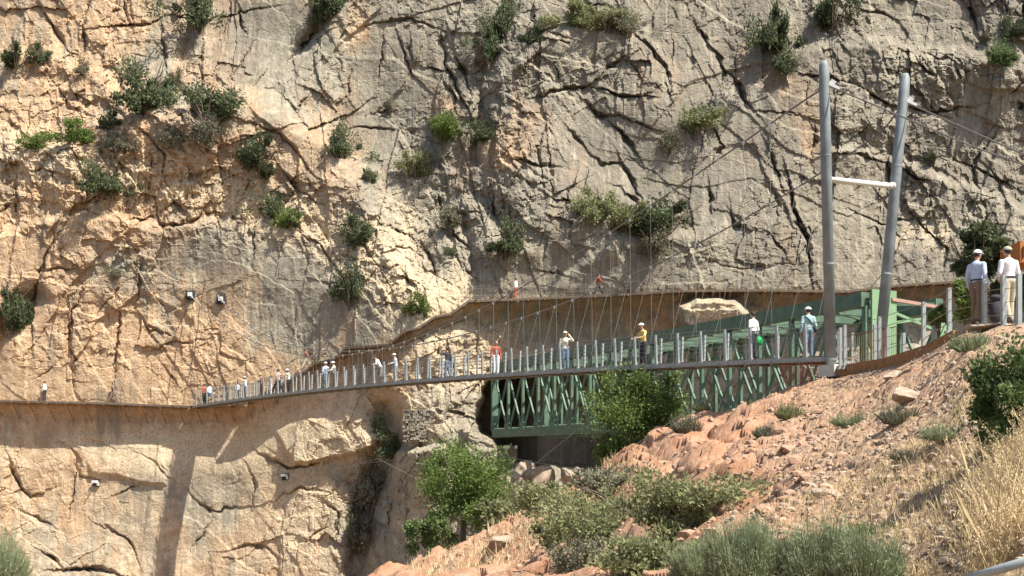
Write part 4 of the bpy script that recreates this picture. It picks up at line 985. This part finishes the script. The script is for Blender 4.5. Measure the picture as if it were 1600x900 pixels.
# (u, v, half width px, half height px, kind, words)
BUSH = [(25,95,30,22,'dark','at the far left edge below the top'),(62,85,16,16,'dark','small one right beside the far left shrub'),(310,22,30,32,'dark','in the gully at the top left'),(235,145,40,38,'dark','in the hollow above the long ledge'),
 (118,203,28,18,'green','on the ledge of the upper left'),(172,190,22,16,'dark','on the ledge right of the bright green shrub'),(62,224,18,13,'green','small and green on the ledge near the left edge'),(182,216,20,20,'grey','grey and dry below the ledge shrub'),
 (320,165,38,26,'dark','on the rim above the orange grass'),(325,200,24,22,'grey','grey and dry beneath the rim shrub'),(275,215,18,18,'grey','grey and dry on the cream rubble'),(160,282,26,24,'dark','leaning on the orange rock at left'),
 (402,243,34,30,'dark','on the slab edge left of centre'),(415,262,16,16,'dark','small, hanging from the slab-edge shrub'),(537,232,22,24,'dark','round, on the pale slab'),(130,105,16,16,'grey','grey, in the crack at upper left'),(520,10,24,22,'dark','at the top edge left of centre'),
 (20,482,28,32,'dark','in the gully at the left edge'),(430,328,20,18,'dark','left of a pair above the smooth slab'),(456,336,22,14,'green','right of a pair above the smooth slab'),(175,428,12,10,'grey','tiny and grey on the smooth slab'),(556,360,25,22,'dark','round, on pale rubble above the climbing path'),
 (545,453,24,27,'dark','at the right rim of the smooth slab'),(656,470,27,22,'green','beside the climbing walkway'),(575,277,12,12,'dark','tiny and round on the pale slab'),(650,262,22,24,'olive','on the diagonal crack'),(692,204,32,18,'green','wide, left of the central gully'),
 (758,205,20,20,'dark','in the middle of the central gully'),(610,168,11,13,'grey','tiny and grey on the upper slab'),(795,20,18,30,'dark','in the gully at the top centre'),(764,70,20,32,'dark','leaning along the central gully'),(826,55,18,18,'dark','small, right of the central gully'),
 (905,22,40,20,'olive','left one of the row on the top ledge'),(950,36,30,20,'olive','middle one of the row on the top ledge'),(985,42,20,18,'grey','right one of the row on the top ledge'),(790,376,33,26,'dark','round, above the walkway at the centre'),(706,345,22,20,'grey','grey, left of the round central shrub'),
 (1085,190,34,24,'olive','on the grey wall left of the towers'),(1045,225,18,16,'grey','grey, below the shrub on the grey wall'),(945,315,28,26,'olive','left end of the long overhang'),(1030,350,48,34,'dark','largest on the overhang behind the cables'),(975,345,34,26,'olive','between the two overhang shrubs'),
 (1015,385,36,18,'grey','grey and hanging under the largest overhang shrub'),(1220,45,42,46,'dark','tallest at the top right'),(1300,25,38,34,'dark','right of the tallest at the top right'),(1230,95,20,18,'dark','under the tallest at the top right'),(1560,88,21,17,'bright','small and bright at the upper right'),
 (1590,42,16,20,'dark','at the right edge near the top'),(1455,248,11,11,'dark','tiny, right of the towers'),(1542,55,9,10,'grey','tiny and grey near the top right'),(588,668,9,22,'bright','narrow, on the lit rock below the footbridge'),(612,695,22,24,'dark','in the mouth of the dark gully'),
 (578,770,30,36,'grey','grey, hanging in the dark gully'),(560,820,30,34,'grey','lowest grey one in the dark gully'),(500,28,14,16,'dark','small, in the diagonal crack near the top'),(270,125,10,18,'dark','narrow, right of the hollow'),(700,395,9,9,'dark','tiny, left of the central scrub')]
KW = dict(dark='dark green', green='mid green', grey='grey-brown', olive='olive green', bright='bright green')
for i, (u, v, hw, hh, kd, words) in enumerate(BUSH):
    Y = min(sampleY(u+a, v+b) for a, b in ((0, 0), (0, hh*.5), (hw*.4, 0), (-hw*.4, 0)))
    s = Y/F; p = P(u, v+hh*.25, Y-.15*hw*s)
    fm, sm_ = bush_proto(kd, i % 4)
    r = empty('shrub', p, random.uniform(0, 6.28), '%s cliff shrub %s' % (KW[kd], words), 'shrub', 'shrubs growing on the cliff')
    f = link('foliage', fm, None, r); g = link('stems', sm_, None, r)
    for o in (f, g): o.scale = (hw*s*1.5, hw*s*.95, hh*s*1.7)

def tree(name, base, top_h, crown_c, R, n, mat, label, cat='tree', seed=1, leaf=.10, clumps=34, group=None, trunk=.16, elong=1.8, twigs=0):
    root = empty(name, base, 0, label, cat, group)
    cl = Vector(crown_c)-Vector(base)
    me = leaf_cloud('crown', seed, n, R, clumps, leaf, crown='tree', elong=elong); o = link('crown', me, mat, root); o.location = cl
    m = MB(); rr = random.Random(seed); tt = Vector((cl.x, cl.y, cl.z+R[2]*.4))
    m.tube([(0, 0, -.3), (cl.x*.3, cl.y*.3, cl.z*.4), tt*.9], [trunk, trunk*.75, trunk*.25], 8)
    for i in range(12):
        t = rr.uniform(.35, .85); a = Vector((0, 0, 0)).lerp(tt, t); e = cl+Vector((rr.uniform(-.7, .7)*R[0], rr.uniform(-.7, .7)*R[1], rr.uniform(-.5, .8)*R[2]))
        m.tube([a, a.lerp(e, .5)+Vector((0, 0, .08)), e], [trunk*.4, trunk*.25, trunk*.08], 5)
    for i in range(twigs):
        a = cl*.0+Vector((rr.gauss(0, .12)*R[0], rr.gauss(0, .12)*R[1], 0)).lerp(cl, rr.uniform(.1, .8)); d = Vector((rr.gauss(0, .5), rr.gauss(0, .5), rr.uniform(.2, 1))).normalized()*rr.uniform(.3, .8)*R[2]
        m.tube([a, a+d*.5+Vector((rr.gauss(0, .04), rr.gauss(0, .04), 0)), a+d], [.012, .008, .003], 4)
    m.build('trunk', M_TWIG if twigs else M_BARK, root); return root
def tree_px(name, u, v, hw, hh, Y, n, mat, label, **k):
    s = Y/F; c = P(u, v, Y); bz = k.pop('bz', None); fu_ = k.pop('full', 1.0)
    b = Vector((c.x, c.y, bz if bz is not None else c.z-hh*s*.95))
    return tree(name, b, 0, c, (hw*s*1.05*fu_, hw*s*.8*fu_, hh*s*1.05*fu_), n, mat, label, **k)
tree_px('pine_tree', 1005, 650, 86, 80, 46.5, 26000, LEAF_GREEN, 'rounded green pine left of the red rocks under the footbridge', seed=11, leaf=.06, clumps=60, elong=3, full=1.18)
tree_px('pine_tree', 950, 700, 26, 28, 46.6, 3000, LEAF_GREEN, 'low green shoot at the foot of the rounded pine', seed=12, leaf=.085, clumps=16)
tree_px('pine_tree', 724, 770, 80, 88, 50.5, 24000, LEAF_GREEN, 'tall bushy pine in front of the green bridge abutment', seed=13, leaf=.06, clumps=58, elong=3, full=1.18)
tree_px('broadleaf_shrub', 672, 842, 46, 56, 49.3, 5200, LEAF_BRIGHT, 'bright leafy shrub at the lower left of the bushy pine', cat='shrub', seed=14, leaf=.10, clumps=22, trunk=.07)
tree_px('broadleaf_shrub', 770, 800, 34, 30, 48.5, 3200, LEAF_OLIVE, 'pale olive shrub at the lower right of the bushy pine', cat='shrub', seed=15, leaf=.09, clumps=18, trunk=.05)
tree_px('evergreen_tree', 1530, 392, 50, 46, 31.0, 15000, LEAF_DARK, 'dark dense evergreen behind the two men', seed=16, leaf=.075, clumps=40, bz=2.4)
tree_px('evergreen_tree', 1512, 468, 30, 36, 30.0, 5000, LEAF_GREEN, 'lighter green tree under the dark evergreen', seed=17, leaf=.07, clumps=20, bz=2.4)
tree_px('evergreen_tree', 1575, 455, 40, 40, 30.5, 5000, LEAF_DARK, 'dark green shrub behind the legs of the two men', seed=18, leaf=.07, clumps=20, bz=2.4)
tree_px('green_shrub', 1467, 492, 22, 20, 31.5, 2500, LEAF_GREEN, 'small shrub in front of the sunlit green end panel', cat='shrub', seed=19, leaf=.06, clumps=14, trunk=.04, bz=2.6)
YR = 15.5
tree_px('rosemary_shrub', 1586, 632, 78, 98, 12.6, 34000, LEAF_BRIGHT, 'tall bright green shrub at the right edge below the path', cat='shrub', seed=20, leaf=.032, clumps=44, trunk=.05, elong=2.4)
tree_px('rosemary_shrub', 1510, 668, 26, 28, 16.4, 3000, LEAF_BRIGHT, 'small light green shrub left of the tall right-edge shrub', cat='shrub', seed=21, leaf=.045, clumps=16, trunk=.03, elong=2.4)
# foreground scrub
for k, (u, v, hw, hh, Y, n, mt, lab) in enumerate(((975, 815, 95, 72, 26, 15000, LEAF_OLIVE, 'left of the two large olive scrub bushes in the foreground'), (1095, 805, 95, 68, 21, 16000, LEAF_OLIVE, 'right of the two large olive scrub bushes in the foreground'),
        (1050, 885, 110, 45, 17, 12000, LEAF_OLIVE, 'low olive scrub bush along the bottom edge'), (885, 830, 52, 50, 30, 4500, LEAF_OLIVE, 'thin pale scrub bush on the orange soil'), (850, 780, 40, 30, 40, 2800, LEAF_OLIVE, 'small scrub bush below the shaded rocks'),
        (960, 750, 60, 24, 34, 3000, LEAF_GREY, 'dry greyish scrub at the foot of the red rocks'), (920, 880, 55, 40, 24, 4500, LEAF_GREY, 'dry greyish scrub at the bottom left of the olive bushes'))):
    tree_px('scrub_bush', u, v, hw*1.3, hh*1.25, Y, int(n*1.3), mt, lab, cat='bush', seed=40+k, leaf=.048 if Y < 28 else .07, clumps=44, trunk=.03, elong=2.2, group='scrub bushes in the foreground', twigs=140)
def spiky(name, base, R, n, mat, label, seed, cat='bush', wd=.008, group=None, ln=(.35, 1.05)):
    r = np.random.default_rng(seed); a = r.uniform(0, 2*np.pi, n); q = r.random(n)**.5
    b = np.stack([np.cos(a)*q*R[0]*.7, np.sin(a)*q*R[1]*.7, np.zeros(n)], -1)
    L_ = (ln[0]+(ln[1]-ln[0])*r.random(n)**1.2)*R[2]*(1-.35*q**2)*(1+.30*np.sin(a*3+seed)*q)*(1+.25*(r.random(n) > .9))
    t = b+np.stack([np.cos(a)*q*R[0]*.45+r.normal(size=n)*.06*R[0], np.sin(a)*q*R[1]*.45+r.normal(size=n)*.06, L_], -1)
    md = (b+t)/2+r.normal(size=(n, 3))*.015*R[2]; md[:, 2] += .06*R[2]
    o_ = np.stack([np.cos(a+1.57+r.normal(size=n)*.5), np.sin(a+1.57), np.zeros(n)], -1)*wd
    v = np.stack([b-o_, b+o_, md+o_*.8, t, md-o_*.8], 1).reshape(-1, 3)
    root = empty(name, base, 0, label, cat, group)
    o = link('stalks', np_mesh('stalks', v, np.arange(n*5).reshape(-1, 5)), mat, root)
    # fine side leaves
    k = r.integers(0, n, n*3); f = r.random((n*3, 1)); p = b[k]*(1-f)+t[k]*f; d = r.normal(size=(n*3, 3))*.5+np.array([0, 0, .8]); d /= np.linalg.norm(d, axis=1)[:, None]
    sd = np.cross(d, r.normal(size=d.shape)); sd /= np.linalg.norm(sd, axis=1)[:, None]; s = .045*R[2]*r.uniform(.6, 1.4, (n*3, 1))
    v = np.stack([p, p+d*s+sd*wd*1.2, p+d*s*2, p+d*s-sd*wd*1.2], 1).reshape(-1, 3)
    link('leaves', np_mesh('leaves', v, np.arange(n*12).reshape(-1, 4)), mat, root); return root
for k, (u, v, hw, h, Y, n, mt, lab) in enumerate(((1105, 905, 48, 58, 12.2, 4200, LEAF_BROOM, 'soft green broom bush at the bottom edge, beside the large olive scrub'), (1165, 915, 52, 96, 11.3, 5200, LEAF_BROOM, 'tall pale broom bush at the bottom edge, second in the row from the olive scrub'),
        (1228, 912, 44, 62, 11.6, 4200, LEAF_OLIVE, 'low olive-coloured bush between two pale broom bushes at the bottom edge'), (1285, 915, 50, 90, 10.9, 5200, LEAF_BROOM, 'tall broom bush second from the dry grass along the bottom edge'), (1350, 912, 50, 74, 10.5, 4600, LEAF_BROOM, 'soft green broom bush at the bottom edge nearest the dry grass'),
        (1358, 845, 34, 36, 13.0, 900, LEAF_BRIGHT, 'small bright green plant behind the broom bushes'), (-8, 915, 42, 82, 15., 2200, LEAF_BROOM, 'pale green broom bush in the bottom left corner'), (1185, 645, 0, 0, 1, 0, None, ''))):
    if not n: continue
    s = Y/F; spiky('broom_bush', P(u, v+10, Y), (hw*s*1.15, hw*s*1.15, h*s*1.25), n, mt, lab, 60+k, wd=.0032, group='broom bushes along the bottom edge')
for k, (u, v, hw, h, kd, mt, w_) in enumerate(((1232, 652, 22, 24, 'grey', LEAF_OLIVE, 'dull tuft on the red rock'), (1072, 685, 24, 30, 'g', LEAF_GREY, 'dry purple-grey tuft on the red rock'), (1335, 662, 36, 22, 'g', LEAF_BROOM, 'green tuft in the middle of the rubble'), (1405, 685, 34, 30, 'g', LEAF_GREY, 'dry tuft right of the green one'),
        (1475, 715, 36, 28, 'b', LEAF_BROOM, 'green tuft left of the dry oat grass'), (1180, 632, 12, 16, 'g', LEAF_OLIVE, 'small tuft on the red crest'), (1095, 640, 14, 12, 'g', LEAF_OLIVE, 'small tuft at the truss foot'), (1195, 690, 18, 20, 'g', LEAF_GREY, 'dry tuft in the red cleft'), (1520, 560, 34, 30, 'g', LEAF_BROOM, 'green tuft below the stone slab'), (1420, 740, 30, 22, 'g', LEAF_GREY, 'low dry tuft in the rubble'))):
    Y = on_slope(u, v); b = ground(u, Y); s = Y/F
    spiky('grass_tuft', b-Vector((0, 0, .03)), (hw*s, hw*s, h*s*1.1), 420, mt, w_, 80+k, cat='plant', wd=.010*Y/25, group='tufts on the hillside')
# dry grass (nobody could count the blades)
def blades(name, N_, fu, fY, hmin, hmax, wd, mat, seed, heads=False):
    r = np.random.default_rng(seed); u = fu(r, N_); Y = fY(r, N_, u); z = terr(u, Y); X = (u-800)/F*Y
    b = np.stack([X, Y, z-.02], -1); h = r.uniform(hmin, hmax, N_); a = r.uniform(0, 6.28, N_); ln = r.uniform(.05, .9, N_)
    t = b+np.stack([np.cos(a)*ln*h, np.sin(a)*ln*h, h], -1); md = b*.45+t*.55; md[:, 2] += h*.10
    o_ = np.stack([np.cos(a+1.57), np.sin(a+1.57), 0*a], -1)*wd
    bend = r.normal(size=(N_, 3))*h[:, None]*.12; md = md+bend*np.array([1, 1, .3]); t = t+bend*1.6*np.array([1, 1, -.8])
    m2 = (md+t)/2+np.stack([0*a, 0*a, h*.05], -1)
    v = np.stack([b-o_, b+o_, md+o_*.9, m2+o_*.7, t, m2-o_*.7, md-o_*.9], 1).reshape(-1, 3); f = np.arange(N_*7).reshape(-1, 7)
    me = np_mesh(name, v, f)
    o = link(name, me, mat)
    tag(o, kind='stuff')
    if heads:
        K = 11; k = np.repeat(np.arange(N_), K); f_ = r.uniform(.35, 1.05, (N_*K, 1)); p = md[k]*(1-f_)+t[k]*f_+r.normal(size=(N_*K, 3))*.012
        d = r.normal(size=(N_*K, 3))*.4+np.array([0, 0, -.7]); d /= np.linalg.norm(d, axis=1)[:, None]; sd = np.cross(d, r.normal(size=d.shape)); sd /= np.linalg.norm(sd, axis=1)[:, None]; s = r.uniform(.012, .026, (N_*K, 1))
        v = np.stack([p, p+d*s*.5+sd*.005, p+d*s*1.3, p+d*s*.5-sd*.005], 1).reshape(-1, 3)
        link('seed_heads', np_mesh('seed_heads', v, np.arange(N_*K*4).reshape(-1, 4)), mat, o)
    return o
o = blades('dry_oat_grass', 1500, lambda r, n: np.clip(1615-np.abs(r.normal(size=n))*48, 1470, 1700), lambda r, n, u: 9.1+2.9*r.random(n)**1.5, .10, .46, .0022, M_DRY, 200, True); tag(o, 'tall pale dry oat grass on the right side of the slope', 'grass')
o = blades('oat_stalks', 90, lambda r, n: np.clip(1575+r.normal(size=n)*28, 1500, 1640), lambda r, n, u: r.uniform(9.2, 10.4, n), .6, 1.15, .0032, M_DRY, 203, True); tag(o, 'tallest single oat stalks standing above the dry grass', 'grass')
o = blades('dry_ground_grass', 8000, lambda r, n: 1180+420*r.random(n)**.75, lambda r, n, u: r.uniform(10.5, 17, n), .05, .18, .004, M_DRY, 201); tag(o, 'short straw-coloured grass between the stones of the slope', 'grass')
o = blades('gully_grass', 3500, lambda r, n: r.uniform(640, 960, n), lambda r, n, u: r.uniform(32, 46, n), .15, .4, .010, M_DRY, 202); tag(o, 'straw-coloured grass on the orange soil at bottom centre', 'grass')
# stones
def stones(name, N_, ur, s0, s1, mat, label, seed, Yr=None):
    r = np.random.default_rng(seed); protos = []
    for k in range(5):
        me = rock_mesh(300+k, 1, .7, .2); v = np.empty(len(me.vertices)*3); me.vertices.foreach_get('co', v); f = np.array([list(p.vertices) for p in me.polygons]); protos.append((v.reshape(-1, 3), f)); bpy.data.meshes.remove(me)
    u = r.uniform(ur[0], ur[1], N_); yn = np.interp(u, TU, TN); yc = np.interp(u, TU, TC); q = .06+.94*r.random(N_)
    Y = 1/(1/yn-q*(1/yn-1/yc)*1.0) if Yr is None else r.uniform(*Yr, N_)
    z = terr(u, Y); X = (u-800)/F*Y; VS = []; FS = []; n0 = 0
    s = s0*(s1/s0)**(r.random(N_)**2.6)
    for i in range(N_):
        v, f = protos[i % 5]; a = r.uniform(0, 6.28); c, d = math.cos(a), math.sin(a); sc3 = s[i]*r.uniform(.6, 1.3, 3)
        w_ = v*sc3; w_ = np.stack([w_[:, 0]*c-w_[:, 1]*d, w_[:, 0]*d+w_[:, 1]*c, w_[:, 2]], -1)+np.array([X[i], Y[i], z[i]+s[i]*.15])
        VS.append(w_); FS.append(f+n0); n0 += len(v)
    o = link(name, np_mesh(name, np.concatenate(VS), np.concatenate(FS)), mat); tag(o, label, 'stones', kind='stuff'); return o
stones('loose_stones', 6500, (1130, 1620), .012, .10, M_PROCK, 'loose pale stones scattered over the slope', 501)
stones('red_stones', 2200, (680, 1320), .02, .20, M_RROCK, 'loose reddish stones over the red rock and orange soil', 502)
BO = [(935, 770, .7, 'rounded orange boulder in the scrub', 1),
      (790, 860, .8, 'grey boulder on the orange soil', 0), (845, 845, .6, 'pinkish boulder on the orange soil', 1), (1395, 600, .3, 'pale stone block on the crest by the path', 0), (1290, 800, .25, 'small pale stone in the lower rubble', 0), (1420, 640, .35, 'pale stone in the upper rubble', 0)]
for k, (u, v, s, lab, rd) in enumerate(BO):
    Y = on_slope(u, v); o = link('boulder', rock_mesh(700+k, 4, .72), M_RROCK if rd else M_PROCK); o.location = ground(u, Y)+Vector((0, 0, s*.05)); o.scale = (s*1.4, s, s*.8); o.rotation_euler = (0, .15, k*1.3); tag(o, lab, 'boulder', 'boulders on the hillside')
for k, (u, v, s_, lab) in enumerate(((822, 738, 1.2, 'pale rock slab leaning below the green bridge, resting on the rubble'), (845, 752, 1.6, 'grey rock low in the shade under the green bridge'), (890, 748, 1.3, 'dark rock beside the pine under the green bridge'), (796, 758, 1.5, 'grey rock at the foot of the masonry abutment'))):
    o = link('boulder', rock_mesh(800+k, 4, .8, .5), M_PROCK); o.location = P(u, v, 78.5-.5*k); o.scale = (s_*.7, s_*.8, s_); o.rotation_euler = (.3, .5, k*1.7); tag(o, lab, 'boulder', 'fallen rocks under the green bridge')
# masonry patch wall below the footbridge
m = MB(); Yw = min(sampleY(640, 660), sampleY(700, 660), sampleY(670, 645))-.1; rr = random.Random(3); z0 = P(620, 690, Yw).z
x0, x1 = P(630, 650, Yw).x, P(694, 650, Yw).x
zz = z0
while zz < P(0, 640, Yw).z:
    x = x0; hh = rr.uniform(.10, .22)
    while x < x1:
        wd = rr.uniform(.12, .45); m.box((x+wd/2, Yw+.75+rr.uniform(-.10, .10), zz+hh/2+rr.uniform(-.02, .02)), (wd-.02, 1.2, hh-.012+rr.uniform(-.02, .02)), rr.uniform(-.12, .12)); x += wd
    zz += hh
tag(m.build('masonry_wall', M_ROCK), 'patch of pale coursed masonry left of the tunnel mouth', 'wall')
